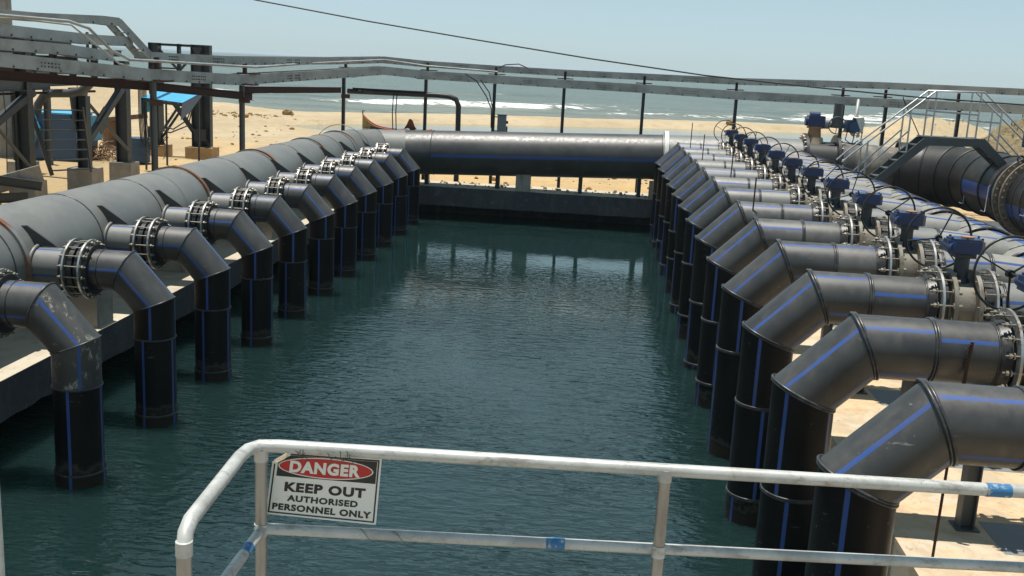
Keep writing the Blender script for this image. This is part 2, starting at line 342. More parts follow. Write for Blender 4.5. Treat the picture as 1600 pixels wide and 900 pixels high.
# ------------------------------------------------------------------ setting: ground, water
def shore(x):
    return float(np.interp(x, [-400, -140, -60, -34, -16, 16, 60, 140, 400], [150, 118, 97, 92, 107, 127, 141, 150, 175]))
XS = np.interp(np.arange(-600, 601), np.arange(-600, 601), [shore(x) for x in range(-600, 601)])
XS = np.convolve(np.pad(XS, 10, mode='edge'), np.ones(21)/21, mode='valid')
def shs(x): return np.interp(x, np.arange(-600, 601), XS)
def gnd(x, y):
    s = y-float(shs(x)); n = noise.noise(V((x*.06, y*.09, 3.))); n2 = noise.noise(V((x*.25, y*.35, 8.)))
    n3 = noise.noise(V((x*.9, y*.9, 1.)))
    if s > 0: return -.05-.06*min(s, 40)
    z = min(.85, .05-s*.07)+n*.12+n2*.06
    z += (.60-.85)*min(1, max(0, (-s-33)/6))
    edge = -21.5+1.2*n*2
    tr = max(0, 1-abs((s+30)/(9.5 if x > -15 else max(1., 9.5-(-15-x)*.9)))**4); z = z*(1-tr)+tr*.25
    if y < 68: z = z+(.95-z)*min(1, max(0, (68-y)/14))+n2*.08*min(1, (68-y)/14)
    z += n3*.035
    for mx, my, mh, mr in ((33, 110, 1.9, 4.), (38, 112, 1.2, 3.), (12.5, 104, .35, 4.), (-41, 84, 1.3, 9), (-52, 84, 1.0, 7), (-15.6, 31, -.55, 4.5), (-15.9, 30.4, .55, 1.0), (-14.3, 32.6, .3, 1.0), (-20, 47, .4, 3)):
        d2 = ((x-mx)**2+(y-my)**2)/mr**2
        if d2 < 6: z += mh*math.exp(-d2)*(1+.35*n3+.3*n2)
    return z
xs = sorted(set([-3000, -1200, -600, -400, -280]+list(np.arange(-200, -60, 5.))+list(np.arange(-60, -22, 1.))+list(np.arange(-22, -10.4, .5))+[-10.5, -10.2]+list(np.arange(-9, 4.5, .75))+[4.2, 4.5]+list(np.arange(5, 60, 1.))+list(np.arange(60, 200, 5.))+[280, 400, 600, 1200, 3000]))
ys = sorted(set([-200, -80, -30, -10]+list(np.arange(0, 38, 1.))+[38.1, 38.4]+list(np.arange(39, 60, .6))+list(np.arange(60, 130, .8))+list(np.arange(130, 190, 4.))))
mb = MB(); nx_, ny_ = len(xs), len(ys)
for y in ys:
    for x in xs:
        pit = (-10.3 < x < 4.4) and (-1.5 < y < 38.3)
        mb.v.append((float(x), float(y), -3. if pit else gnd(float(x), float(y)) if not (4.4 <= x < 14.5 and -1.5 < y < 38.3) else .75))
for j in range(ny_-1):
    for i in range(nx_-1):
        a = j*nx_+i; mb.f.append([a, a+1, a+nx_+1, a+nx_]); mb.m.append(0); mb.s.append(True)
mb.build('beach_sand', 'sand', kind='structure')
# pond water
mb = MB(); mb.add([(-10.4, -2, 0), (4.5, -2, 0), (4.5, 38.6, 0), (-10.4, 38.6, 0)], [(0, 1, 2, 3)]); mb.build('pond_water', 'pond', kind='structure')
# tide pool
mb = MB(); px = list(range(-60, 161, 4)); n = len(px)
mb.v = [(x, float(shs(x))-43, .50) for x in px]+[(x, float(shs(x))-17, .50) for x in px]
for i in range(n-1): mb.f.append([i, i+1, n+i+1, n+i]); mb.m.append(0); mb.s.append(True)
mb.build('tide_pool', 'pool', kind='structure')
# sea sheet with breakers
sx = np.arange(-200, 201, 1.0); ss = list(np.arange(-2, 112, .55)); q = ss[-1]
while q < 42000: q *= 1.12; ss.append(q)
verts = []; foam = []; silt = []
breakers = [(1.2, .10, 1.0, .8), (10, .22, 1.8, .45), (22, .30, 2.0, .62), (36, .62, 3.0, 1.0), (50, .36, 2.6, .45), (68, .34, 3., .28), (92, .25, 3., .15)]
for s_ in ss:
    for x in sx:
        wf = max(1., s_/112.); xx = float(x)*wf; yy = float(shs(float(x)))+s_
        z = 0.; fm = 0.; sl = max(0, 1-s_/75.)*.85
        if s_ < 125:
            for bi, (bs, bh, bw, bf) in enumerate(breakers):
                c = bs+noise.noise(V((xx*.035, bi*7.3, 0)))*4.5+noise.noise(V((xx*.13, bi*3.1, 5)))*1.2
                am = max(0., .5+1.25*noise.noise(V((xx*.028, bi*5.7+2, 9))))
                t = (s_-c)/bw
                z += bh*am*math.exp(-t*t*(2.2 if t < 0 else .7))
                # foam on the crest face, trailing behind the bore towards the shore
                if t < 1.2:
                    tail = math.exp(-((t+.35)/(.75))**2)+(.40*math.exp(t*.3) if -8 < t < 0 and am > .6 else 0)
                    fm = max(fm, bf*min(1., am*1.15)*tail*(.60+.75*noise.noise(V((xx*.12, s_*.25, bi*3.)))))
                if -1.5 < t < .8: sl = min(1., sl+.35*am)
            z += .05*noise.noise(V((xx*.12, s_*.5, 2.)))
        verts.append((xx, yy, z)); foam.append(max(0., min(1., fm))); silt.append(sl)
n = len(sx); fs = [[j*n+i, j*n+i+1, (j+1)*n+i+1, (j+1)*n+i] for j in range(len(ss)-1) for i in range(n-1)]
me = bpy.data.meshes.new('sea'); me.from_pydata(verts, [], fs); me.polygons.foreach_set('use_smooth', [True]*len(fs))
a = me.attributes.new('foam', 'FLOAT', 'POINT'); a.data.foreach_set('value', foam)
a = me.attributes.new('silt', 'FLOAT', 'POINT'); a.data.foreach_set('value', silt)
me.materials.append(M['sea'].m); place('sea', me, kind='structure')

# ------------------------------------------------------------------ basin walls and slabs
def rough_box(mb, x0, x1, y0, y1, z0, z1, step=.6, amp=.012, sides='yx'):
    mb.box(((x0+x1)/2, (y0+y1)/2, (z0+z1)/2), (x1-x0, y1-y0, z1-z0)); return mb
def ledge(name, x0, x1, y0, y1, z0, z1, face, label):
    """beam with a bare concrete top and a much darker ragged face"""
    t = thing(name, label, 'ledge', ((x0+x1)/2, (y0+y1)/2, z0))
    MB().box(((x0+x1)/2, (y0+y1)/2, (z0+z1)/2), (x1-x0, y1-y0, z1-z0)).build('ledge_top', 'ledge', t)
    mb = MB(); stp = .22
    along = 'y' if face in ('+x', '-x') else 'x'
    a0, a1 = (y0, y1) if along == 'y' else (x0, x1); N = int((a1-a0)/stp)
    rows = [z0-.03, z0+.02, (z0+z1)/2, z1-.03, z1+.006]
    for k, zz in enumerate(rows):
        for i in range(N+1):
            aa = a0+(a1-a0)*i/N; jz = (random.uniform(-.02, .02) if k == 0 else random.uniform(-.012, .004) if k == 4 else 0); o = random.uniform(.006, .018)
            if face == '+x': p = (x1+o, aa, zz+jz)
            elif face == '-x': p = (x0-o, aa, zz+jz)
            else: p = (aa, y0-o, zz+jz)
            mb.v.append(p)
    for k in range(4):
        for i in range(N):
            a = k*(N+1)+i; mb.f.append([a, a+1, a+N+2, a+N+1] if face in ('+x', '-y') else [a, a+N+1, a+N+2, a+1]); mb.m.append(0); mb.s.append(True)
    mb.build('dark_face', 'dark_conc', t)
    return t
ledge('concrete_ledge', -10.6, -7.66, 2.5, 38.55, .58, 1.10, '+x', 'sunlit concrete ledge with dark face under the left pipe row')
ledge('concrete_ledge', -7.62, 2.15, 36.6, 38.5, .50, 1.14, '-y', 'dark concrete beam across the far end of the basin')
MB().box((-9.7, 20, -.9), (.3, 37, 2.9)).build('basin_wall', 'dark_conc', kind='structure')
MB().box((-2.9, 38.3, -.9), (13.1, .3, 2.74)).build('basin_wall', 'dark_conc', kind='structure')
mb = MB(); mb.box((5.75, 20.0, .83), (5.1, 37., .54)); mb.build('concrete_slab', 'slab', kind='structure')
MB().box((11.6, 20.0, .66), (6.596, 37., .5)).build('shade_infill_slab', 'dark_conc', kind='structure')  # added dark slab standing in for the shade below the big pipe
mb = MB(); mb.box((3.34, 20.2, -.8), (.2, 36.6, 3.2)); mb.build('basin_wall', 'dark_conc', kind='structure')
MB().box((1.0, 1.6, 2.55), (9., 5.7, .22)).build('platform', 'conc', kind='structure')
for px_, wz in ((-2.92, .62), (1.93, .5)):
    b = MB().box((px_+.28 if px_ < 0 else px_, 36.82, 1.14+(.80 if px_ < 0 else .62)/2+.002), (.52 if px_ < 0 else .16, .4, .80 if px_ < 0 else .62)).build('concrete_block', 'conc')
    tag(b, 'square concrete block standing on the far basin beam' if px_ < 0 else 'narrow concrete upstand at the right end of the far beam', 'block')
# painted patches on the slab where the posts stand
for k, yy in enumerate(YR):
    MB().box((4.75, yy-.22, 1.102), (1.1, .75, .004)).build('painted_patch', 'plate', kind='structure')

# ------------------------------------------------------------------ left row of pipes
def left_riser(k):
    y = YL[k]; r = .294; x = -6.365
    look = 'black riser pipe with white scuffed elbow' if k == 0 else 'black blue-striped riser pipe'
    t = thing('intake_pipe', ordn(k, 11, look, 'in the left row'), 'pipe', (x, y, 0), 'intake pipes along the left side')
    p0 = V((x, y, BOT)); p1 = V((x, y, .17)); p2 = V((x, y, 1.30+(0, .03, -.05, .02, -.08, .05, -.03, .06, 0, -.04, .03)[k])); p3 = V((x, y, 1.82)); p4 = V((-6.79, y, 2.29)); p5 = V((-7.22, y, 2.29))
    dj = (p4-p3).normalized(); n3 = (Z+dj).normalized(); n4 = (dj-X).normalized()
    o = [random.randrange(48) for _ in range(5)]
    o[1] = 34+random.randrange(3); o[2] = o[1]+random.choice([2, 3, 4]); o[3] = o[2]
    section('riser_pipe', p0, p1, None, None, r+.012, Y, t, 'hdpe_shade', stripes=stripe_set(o[1]))
    section('riser_pipe', p1, p2, None, None, r, Y, t, 'hdpe_shade', stripes=stripe_set(o[1]))
    section('collar_section', p2, p3, None, n3, r, Y, t, 'hdpe_shade' if k else 'hdpe_scuffed', stripes=stripe_set(o[2]))
    e = section('elbow_section', p3, p4, n3, n4, r, Y, t, 'hdpe' if k else 'hdpe_scuffed', stripes=stripe_set(o[3]))
    section('horizontal_section', p4, p5, n4, None, r-.003, Y, t, stripes=stripe_set(o[3]+random.choice([0, 1, 5])))
    bead(p2, Z, Z, r, t, .012, False); bead(p3, n3, Z, r, t, .010, False); bead(p4, n4, -X, r, t, .010, False)
    bead(p1, Z, Z, r+.006, t, .014, False); bead(p5+X*.12, X, X, r, t, .008, False)
    MB().disc((-7.26, y, 2.285), X, .37, .09, 32).build('flange_collar', 'blackrub', t)
    MB().disc((-7.355, y, 2.285), X, .375, .07, 32).build('flange_collar', 'blackrub', t)
    MB().disc((-7.295, y, 2.285), X, .44, .028, 40, ri=.33).build('backing_ring', 'ring', t)
    bolts(t, -7.41, y, 2.285, .40, .42, 16, k < 4, random.random())
    return t
for k in range(11): left_riser(k)
# left header pipe
HX, HZ, HR = -8.87, 2.275, .785
t = thing('header_pipe', 'large dusty grey header pipe running along the left bank', 'pipe', (HX, 20, HZ))
cuts = [4.5, 8.2, 11.2, 13.6, 16.2, 18.6, 20.9, 23.5, 25.7, 28.2, 30.4, 32.4, 34.1]
bend = [V((HX, 34.1, HZ)), V((-8.62, 35.5, HZ)), V((-8.0, 36.55, HZ)), V((-7.0, 36.97, HZ))]
pts = [V((HX, c, HZ)) for c in cuts]+bend[1:]
def poly_pipe(pts, r, parent, mat, side, stripes=None, name='pipe_section', beads=None, rb=.012, rlist=None, bmat='bead'):
    N = len(pts); D = [(pts[i+1]-pts[i]).normalized() for i in range(N-1)]
    nr = [D[0]]+[(D[i-1]+D[i]).normalized() for i in range(1, N-1)]+[D[-1]]
    for i in range(N-1):
        section(name, pts[i], pts[i+1], nr[i], nr[i+1], r if rlist is None else rlist[i], side, parent, mat, stripes=stripes[i] if stripes else ())
        if i: bead(pts[i], nr[i], D[i], r, parent, rb, False, bmat)
poly_pipe(pts, HR, t, 'hdpe_grey', Z, [set() for _ in range(20)], rb=.011)
for yb in (13.9, 20.95, 25.9, 30.6, 34.3):
    MB().disc((HX, yb, HZ), Y, HR+.04, .09, 56, ri=HR-.01).build('steel_band', 'band', t)
mb = MB(); mb.path([(HX+1.02*math.cos(a)*.96, 34.9, HZ-.1+1.09*math.sin(a)) for a in np.linspace(.1, math.pi-.1, 26)], .012, 6); mb.build('steel_hoop', 'band', t)
for k, y in enumerate(YL):
    s1 = section('branch_stub', (-8.45, y, 2.285), (-7.62, y, 2.285), None, None, .276, Y, t, mat='hdpe_grey', stripes=stripe_set(38))
    bead((-8.10, y, 2.285), X, X, .285, s1, .03, False, 'hdpe_grey')
    MB().disc((-7.60, y, 2.285), X, .345, .08, 32).build('flange_collar', 'blackrub', s1)
    MB().disc((-7.465, y, 2.285), X, .375, .07, 32).build('flange_collar', 'blackrub', s1)
    MB().disc((-7.535, y, 2.285), X, .44, .028, 40, ri=.31).build('backing_ring', 'ring', s1)
    MB().prism([(-8.38, 2.86), (-8.26, 2.87), (-7.80, 2.575), (-8.3, 2.56)], y-.015, y+.015).build('gusset_fin', 'hdpe', t)
    MB().prism([(-8.35, 1.75), (-7.86, 2.0), (-8.3, 2.0)], y-.015, y+.015).build('gusset_fin', 'hdpe', t)
for i, yy in enumerate([10.7, 15.4, 19.9, 24.2, 30.0, 33.8]):
    b = MB().box((-7.98, yy+.1, 1.1+.42), (.46, .55, .84)).box((-9.0, yy+.1, 1.1+.18), (1.58, .55, .35)).build('concrete_block', 'conc')
    tag(b, ordn(i, 6, 'concrete saddle block', 'under the left header pipe'), 'block', 'saddle blocks under the left header')

# ------------------------------------------------------------------ transverse pipe at the far end
t = thing('transfer_pipe', 'thick black pipe with one blue line crossing the far end of the basin', 'pipe', (-2.5, 37, 2.4))
a = V((-7.0, 36.97, 2.27)); b = V((-5.95, 37, 2.32)); c = V((2.2, 37, 2.62)); d = V((4.8, 37, 2.7)); e = V((7.0, 37, 2.74))
sb = lambda k: {k % NS, (k+1) % NS}
P5 = [a, b, c, d, e]
for i in range(4):
    dd = (P5[i+1]-P5[i]).normalized()
    section('pipe_section', P5[i], P5[i+1], None, None, .79, Y, t, 'hdpe' if i < 2 else 'hdpe_grey', stripes={24} if i in (1,) else ())
    if i: bead(P5[i], dd, dd, .79, t, .014, False)
MB().disc((2.32, 37, 2.62), X, .93, .14, 48, ri=.77).build('flange_ring', 'white', t)
for px_, zz in ((-6.2, 1.62), (-3.6, 1.62), (-.6, 1.7), (1.5, 1.76)):
    MB().box((px_, 37.2, (1.15+zz+.08)/2), (.14, .3, zz+.08-1.15)).build('support_foot', 'steel', t)
# small debris on the far beam
random.seed(3)
mb = MB()
for i in range(70):
    x = random.uniform(-7.4, 2.); s_ = random.uniform(.03, .09); mb.box((x, random.uniform(36.9, 38.3), 1.142+s_*.4), (s_*1.5, s_, s_), Matrix.Rotation(random.random()*6, 3, 'Z'), 0, .6)
mb.build('beam_rubble', 'conc', kind='stuff')

# ------------------------------------------------------------------ right row
def right_riser(k):
    y = YR[k]; r = .316; x = 2.235
    t = thing('intake_pipe', ordn(k, 13, 'black mitred riser pipe', 'in the right row'), 'pipe', (x, y, 0), 'intake pipes along the right side')
    p0 = V((x, y, BOT)); p1 = V((x, y, (.3, .15, .35, -.2, .42, .1, .5, .2, .9, .3, .6, .2, .4)[k])); p2 = V((x, y, (1.05, 1.35, 1.55, 1.62, 1.5, 1.3, 1.62, 1.45, 1.6, 1.5, 1.35, 1.55, 1.5)[k])); p3 = V((x, y, 2.40)); p4 = V((2.775, y, 2.94)); p5 = V((3.40+(0, 0, -.06, .02, .0, .04, -.03, .05, 0, .03, -.04, .02, 0)[k], y, 2.94)); p6 = V((4.0, y, 2.94))
    dj = (p4-p3).normalized(); n3 = (Z+dj).normalized(); n4 = (dj+X).normalized()
    o1 = random.choice([13, 14, 33, 34, 35]); oe = 18 if k < 6 else random.choice([16, 17, 18, 19])
    oe = [17, 17, 17, 18, 17, 17, 17, 18, 19, 30, 17, 31, 18][k]
    section('riser_pipe', p0, p1, None, None, r, Y, t, 'hdpe_shade', stripes=stripe_set(o1+5))
    section('riser_pipe', p1, p2, None, None, r, Y, t, 'hdpe_shade', stripes=stripe_set(o1))
    section('collar_section', p2, p3, None, n3, r, Y, t, 'hdpe_shade', stripes=stripe_set(o1-3))
    section('elbow_section', p3, p4, n3, n4, r, Y, t, stripes=stripe_set(oe))
    section('horizontal_section', p4, p5, n4, None, r, Y, t, stripes=stripe_set([16, 17, 15, 15, 18, 16, 15, 18, 17, 22, 17, 15, 17][k]), mat='hdpe' if k < 4 else 'hdpe_dust_sheen' if k < 7 else 'hdpe_grey')  # farther pipes take paler copies: dust plus sheen in the colour
    section('horizontal_section', p5, p6, None, None, r, Y, t, stripes=stripe_set([14, 19, 20, 14, 24, 15, 26, 14, 14, 20, 15, 20, 15][k]), mat='hdpe' if k < 3 else 'hdpe_dust_sheen' if k < 6 else 'hdpe_grey')
    bead(p1, Z, Z, r, t, .012); bead(p2, Z, Z, r, t, .012); bead(p3, n3, Z, r, t, .014); bead(p4, n4, X, r, t, .017); bead(p5, X, X, r, t, .015)
    bead(p6-X*.01, X, X, r, t, .010)
    section('flange_neck', p6, p6+X*.09, None, None, .335, Y, t, mat='blackrub', rB=.36)
    MB().disc((4.16, y, 2.94), X, .38, .10, 32).build('flange_collar', 'blackrub', t)
    MB().disc((4.125, y, 2.94), X, .475, .028, 44, ri=.345).build('backing_ring', 'ring', t)
for k in range(13): right_riser(k)
def wheel_mb():
    rim = MB().path([(.38*math.cos(a), 0, .38*math.sin(a)) for a in np.linspace(0, 2*math.pi, 41)[:-1]], .014, 8, closed=True)
    spk = MB().bar((0, 0, .03), (0, 0, .37), .014, .022)
    hub = MB().cyl((0, -.30, 0), (0, .03, 0), .018, 10).cyl((0, -.03, 0), (0, .03, 0), .042, 14)
    return rim, spk, hub
rim_m, spk_m, hub_m = [b_.mesh(nm, 'wheel') for b_, nm in zip(wheel_mb(), ('rim', 'spoke', 'hub'))]
def valve_parts():
    y = 0; z = 2.94; P = {}
    P['valve_body'] = (MB().cyl((4.28, y, z), (4.54, y, z), .325, 36, caps=False).disc((4.275, y, z), X, .455, .05, 44).disc((4.56, y, z), X, .455, .05, 44), 'valve')
    for q in range(16):
        tt = 2*math.pi*q/16+.2; P['valve_body'][0].cyl((4.30, .41*math.cos(tt), z+.41*math.sin(tt)), (4.345, .41*math.cos(tt), z+.41*math.sin(tt)), .026, 6, smooth=False)
    P['neck'] = (MB().cyl((4.415, y, z+.29), (4.415, y, z+.62), .085, 20).box((4.415, y, z+.63), (.24, .22, .05)).cyl((4.415, y, z+.28), (4.415, y, z+.36), .14, 20, r2=.09), 'steel')
    g = MB()
    g.prism([(4.20, -.09), (4.24, -.15), (4.57, -.15), (4.62, -.10), (4.62, .12), (4.55, .16), (4.27, .16), (4.20, .11)], z+.665, z+.81, axis='z')
    g.prism([(4.225, -.08), (4.26, -.135), (4.56, -.135), (4.60, -.09), (4.60, .11), (4.54, .145), (4.28, .145), (4.225, .10)], z+.81, z+.835, axis='z')
    P['gearbox'] = (g, 'gear')
    return P
VP = {k_: (m_[0].mesh(k_, m_[1])) for k_, m_ in valve_parts().items()}
cap_m = MB().cyl((4.44, 0, 3.776), (4.44, 0, 3.796), .075, 24).mesh('gearbox_cap', 'rustcap')
boss_m = MB().cyl((4.255, -.185, 3.675), (4.255, .18, 3.675), .06, 20).cyl((4.255, -.205, 3.675), (4.255, -.185, 3.675), .04, 16).mesh('shaft_boss', 'gear')
scr_m = MB().cyl((0, 0, 0), (0, 0, .018), .014, 6, smooth=False).mesh('cover_bolt', 'wheel')
for k in range(13):
    y = YR[k]
    t = thing('flanged_valve', ordn(k, 13, 'butterfly valve with blue gearbox', 'in the right row'), 'valve', (4.415, y, 2.94), 'hand-wheel valves along the right side')
    for nm in VP: 
        o = place(nm, VP[nm], t, loc=(0, y, 0))
        if nm == 'gearbox':
            gb = o
            c_ = bpy.data.objects.new('gearbox_cap', cap_m); col.objects.link(c_); c_.parent = gb
            c_ = bpy.data.objects.new('shaft_boss', boss_m); col.objects.link(c_); c_.parent = gb
            if k < 6:
                for bx, by in ((4.23, -.12), (4.58, -.12), (4.60, .1), (4.27, .12), (4.4, -.14)):
                    c_ = bpy.data.objects.new('cover_bolt', scr_m); col.objects.link(c_); c_.parent = gb; c_.location = (bx, by*.85, 3.776)
    wh = bpy.data.objects.new('handwheel', rim_m); col.objects.link(wh); wh.parent = t; wh.matrix_parent_inverse = Matrix.Translation(-V(t.location)); wh.location = (4.235, y+.40, 3.70)
    a0 = [.5, 1.0, .35, .9, .2, .7, 1.2, .4, 1.5, .1, .8, .5, 1.][k]; wh.rotation_euler = (R(random.uniform(-4, 4)), a0, R(random.uniform(-5, 5)))
    for q in range(3):
        c_ = bpy.data.objects.new('spoke', spk_m); col.objects.link(c_); c_.parent = wh; c_.rotation_euler = (0, q*2*math.pi/3, 0)
    c_ = bpy.data.objects.new('hub', hub_m); col.objects.link(c_); c_.parent = wh
    bolts(t, 4.15, y, 2.94, .425, .34, 16, k < 6, .1+.05*k)
    bolts(t, 4.69, y, 2.94, .425, .34, 16, 0 < k < 6, .1+.05*k)
# right header with branches
GX, GZ, GR = 7.0, 2.42, .66
t = thing('header_pipe', 'sun-bleached ribbed header pipe joining the valves on the right bank', 'pipe', (GX, 20, GZ))
pp = []; rl = []
y = 5.3
for k in range(13):
    yc = YR[k]; pp += [yc-.62, yc+.62]
pp = [4.]+pp+[37.0]
for i in range(len(pp)-1):
    rr = GR+.045 if i % 2 == 1 else GR
    section('header_tee' if i % 2 else 'pipe_section', (GX, pp[i], GZ), (GX, pp[i+1], GZ), None, None, rr, Z, t, 'hdpe_pale', stripes=stripe_set(31 if i % 2 else 4*(i % 5), num=3, wdt=2))
    if i: bead((GX, pp[i], GZ), Y, Y, GR+.035, t, .022, True, 'bead')
    if i % 2 == 1 and i > 0:
        MB().path(bead_pts((GX, (pp[i]+pp[i+1])/2-.25, GZ), Y, Y, rr+.005), .016, 6, closed=True).path(bead_pts((GX, (pp[i]+pp[i+1])/2+.25, GZ), Y, Y, rr+.005), .016, 6, closed=True).build('weld_bead', 'bead', t)
for k, y in enumerate(YR):
    s1 = section('branch_pipe', (4.84, y, 2.94), (5.56, y, 2.94), None, None, .322, Y, t, 'hdpe_grey', stripes=stripe_set(18+k % 3))
    section('branch_pipe', (5.56, y, 2.94), (6.62, y, 2.86), None, None, .322, Y, t, 'hdpe_pale', stripes=stripe_set(14+k % 4))
    bead((5.56, y, 2.94), X, X, .322, s1, .016); bead((4.90, y, 2.94), X, X, .322, s1, .012)
    MB().disc((4.68, y, 2.94), X, .38, .10, 32).build('flange_collar', 'blackrub', s1)
    MB().disc((4.735, y, 2.94), X, .475, .028, 44, ri=.345).build('backing_ring', 'ring', s1)
# I-beam posts
for k, y in enumerate(YR):
    t = thing('pipe_support_post', ordn(k, 13, 'dark steel H-section post', 'under the right pipe row'), 'post', (4.3, y, 1.1), 'steel posts under the right pipes')
    MB().ibeam((4.0, y-.02, 1.112), (4.0, y-.02, 2.62), .15, .15, .014, up=V((1, 0, 0))).build('post_shaft', 'steelgrey', t)
    MB().box((4.0, y-.02, 1.11), (.24, .24, .012)).build('base_plate', 'steelgrey', t)
# rebar rods
for i, (x, yb, zt, lb, lean) in enumerate([(3.68, 9.905, 3.14, 'rusty ribbed rod standing in front of the second nearest right pipe', .01), (3.42, 9.32, 2.62, 'dark thin rod rising from the slab beneath the nearest right pipe', .0),
        (2.93, 33.9, 4.02, 'thin dark rod standing behind the farthest right elbows', 0), (3.02, 30.6, 3.85, 'short dark rod between the far right horizontal pipes', .0), (3.05, 24.1, 3.95, 'tall rust brown rod between the middle right pipes', .02), (2.9, 19.2, 3.74, 'dark rod in front of the sixth right pipe', .0)]):
    z0 = 2.62 if i == 0 else 1.1 if x > 3.25 else .5
    mb = MB().path([(x-.02, yb, z0), (x-.01, yb, (z0+zt)/2), (x+lean, yb, zt)], .014 if i != 0 else .018, 8)
    if i == 0:
        for q in range(15): mb.disc((x-.015+lean*q/15, yb, 2.65+q*.033), Z, .021, .010, 8)
    tag(mb.build('steel_rod', 'rust'), lb, 'rod')

# ------------------------------------------------------------------ big pipe, motor valve, crossover stairs on the right
t = thing('supply_pipe', 'big black flanged pipe curving in from the right behind the header', 'pipe', (12, 30, 2.7))
bp = [V((8.3, 37, 2.72)), V((10.3, 37, 2.62)), V((11.3, 36.7, 2.62)), V((12.0, 36.0, 2.62)), V((12.4, 35.0, 2.62)), V((12.5, 33.8, 2.62)), V((12.5, 32.2, 2.62)), V((12.42, 30.9, 2.62)), V((12.35, 30.2, 2.62))]
D = [(bp[i+1]-bp[i]).normalized() for i in range(len(bp)-1)]; nn = [D[0]]+[(D[i-1]+D[i]).normalized() for i in range(1, len(D))]+[D[-1]]
for i in range(len(bp)-1):
    section('pipe_section', bp[i], bp[i+1], nn[i], nn[i+1], .80 if i < 1 else 1.0, Z, t, 'muddy' if i == 0 else 'bigpipe', stripes=({11, 12, 13} if i >= 5 else ()))
    if i: bead(bp[i], nn[i], D[i], 1.0, t, .035, False, 'blackrub')
dd = (V((12.1, 22, 2.62))-bp[-1]).normalized()
fl = bp[-1]
for j, off in enumerate((.05, .62)):
    c_ = fl+dd*off
    f_ = MB().disc(c_, dd, 1.17, .10, 64, ri=.8).build('flange_ring', 'valve', t)
    u = dd.cross(Z).normalized(); mb = MB(); side = -1 if j == 0 else 1
    for q in range(36):
        a_ = 2*math.pi*q/36; o = c_+1.09*(math.cos(a_)*u+math.sin(a_)*Z); mb.cyl(o-dd*.10, o+dd*.10, .035, 6, smooth=False)
    mb.build('flange_bolts', 'rustcap', t, kind='stuff')
MB().cyl(fl+dd*.05, fl+dd*.62, 1.02, 56, caps=False).build('valve_spool', 'valve', t)
q0 = fl+dd*.62
for i, (l0, l1) in enumerate(((0, .5), (.5, 1.1), (1.1, 2.6), (2.6, 6), (6, 10))):
    section('pipe_section', q0+dd*l0, q0+dd*l1, None, None, 1.0, Z, t, 'bigpipe', stripes={13, 14, 15})
    if i: bead(q0+dd*l0, dd, dd, 1.0, t, .022, False)
MB().path([(12.3+.09*math.cos(a_)-1.0*.5, 30.16, 3.68+.09*math.sin(a_)) for a_ in np.linspace(0, 2*math.pi, 17)[:-1]], .022, 6, closed=True).build('lifting_eye', 'rust', t)
for i, (x, y, z, y2) in enumerate(((11.62, 33.6, 2.55, 0), (11.45, 31.2, 2.6, 0), (11.3, 28.0, 2.9, 0))):
    MB().path([(x-.16, y, z-.55), (x-.03, y, z-.58), (x-.02, y, z+.15), (x+.3, y, z+.65)], .02, 6).build('strap_bracket', 'stair', t)
# blue actuator at the frame edge on the flanged pipe
t = thing('valve_actuator', 'blue valve gearbox on a rusty neck above the big flanged pipe at the right edge', 'actuator', (12.1, 29.8, 3.6))
MB().cyl((12.05, 29.85, 3.55), (12.05, 29.85, 4.02), .19, 20, r2=.15).build('neck', 'rustcap', t)
MB().prism([(11.7, 29.6), (11.85, 29.5), (12.4, 29.5), (12.5, 29.65), (12.5, 30.1), (12.35, 30.2), (11.8, 30.2), (11.7, 30.0)], 4.02, 4.42, axis='z').build('gearbox', 'gear', t)

t = thing('motor_valve', 'motorised valve with blue gearbox and plastic-wrapped motor on the far pipe', 'valve', (7.6, 37, 2.74))
MB().cyl((7.0, 37, 2.74), (8.3, 37, 2.74), .74, 40, caps=False).disc((7.12, 37, 2.74), X, 1.0, .1, 48).disc((8.2, 37, 2.74), X, 1.0, .1, 48).build('valve_body', 'blackrub', t)
mb = MB()
for q in range(28):
    a_ = 2*math.pi*q/28
    for xx in (7.05, 8.27): mb.cyl((xx-.05, 37+.92*math.cos(a_), 2.74+.92*math.sin(a_)), (xx+.05, 37+.92*math.cos(a_), 2.74+.92*math.sin(a_)), .035, 6, smooth=False)
mb.build('flange_bolts', 'nut', t, kind='stuff')
MB().cyl((7.42, 37, 3.3), (7.42, 37, 3.62), .36, 24, r2=.3).build('bonnet', 'cream', t)
MB().cyl((7.42, 37, 3.60), (7.42, 37, 3.95), .24, 20, r2=.2).cyl((7.42, 37, 3.93), (7.42, 37, 3.99), .28, 20).build('neck', 'rustcap', t)
MB().box((7.42, 37, 4.18), (.56, .5, .36)).cyl((7.06, 37, 4.16), (7.2, 37, 4.16), .15, 16).cyl((7.2, 37, 4.37), (7.55, 37, 4.37), .12, 14).build('gearbox', 'gear', t)
MB().cyl((7.7, 37, 4.12), (7.9, 37, 4.12), .19, 20).cyl((7.9, 37, 4.12), (8.15, 37, 4.10), .13, 16).build('coupling', 'galv', t)
MB().cyl((8.14, 36.95, 3.98), (8.14, 36.95, 4.30), .21, 20).cyl((8.14, 36.95, 4.30), (8.14, 36.95, 4.40), .17, 20).cyl((8.14, 36.95, 4.4), (8.14, 36.95, 4.82), .155, 20).build('motor', 'steelgrey', t)
w1 = MB().path([(8.1+.29*math.cos(a_), 36.68, 4.08+.29*math.sin(a_)) for a_ in np.linspace(0, 2*math.pi, 33)[:-1]], .018, 8, closed=True).build('handwheel', 'steelgrey', t)
for q in range(3):
    a_ = 2.1*q+.4; MB().bar((8.1, 36.68, 4.08), (8.1+.28*math.cos(a_), 36.68, 4.08+.28*math.sin(a_)), .02, .02).build('spoke', 'steelgrey', w1)
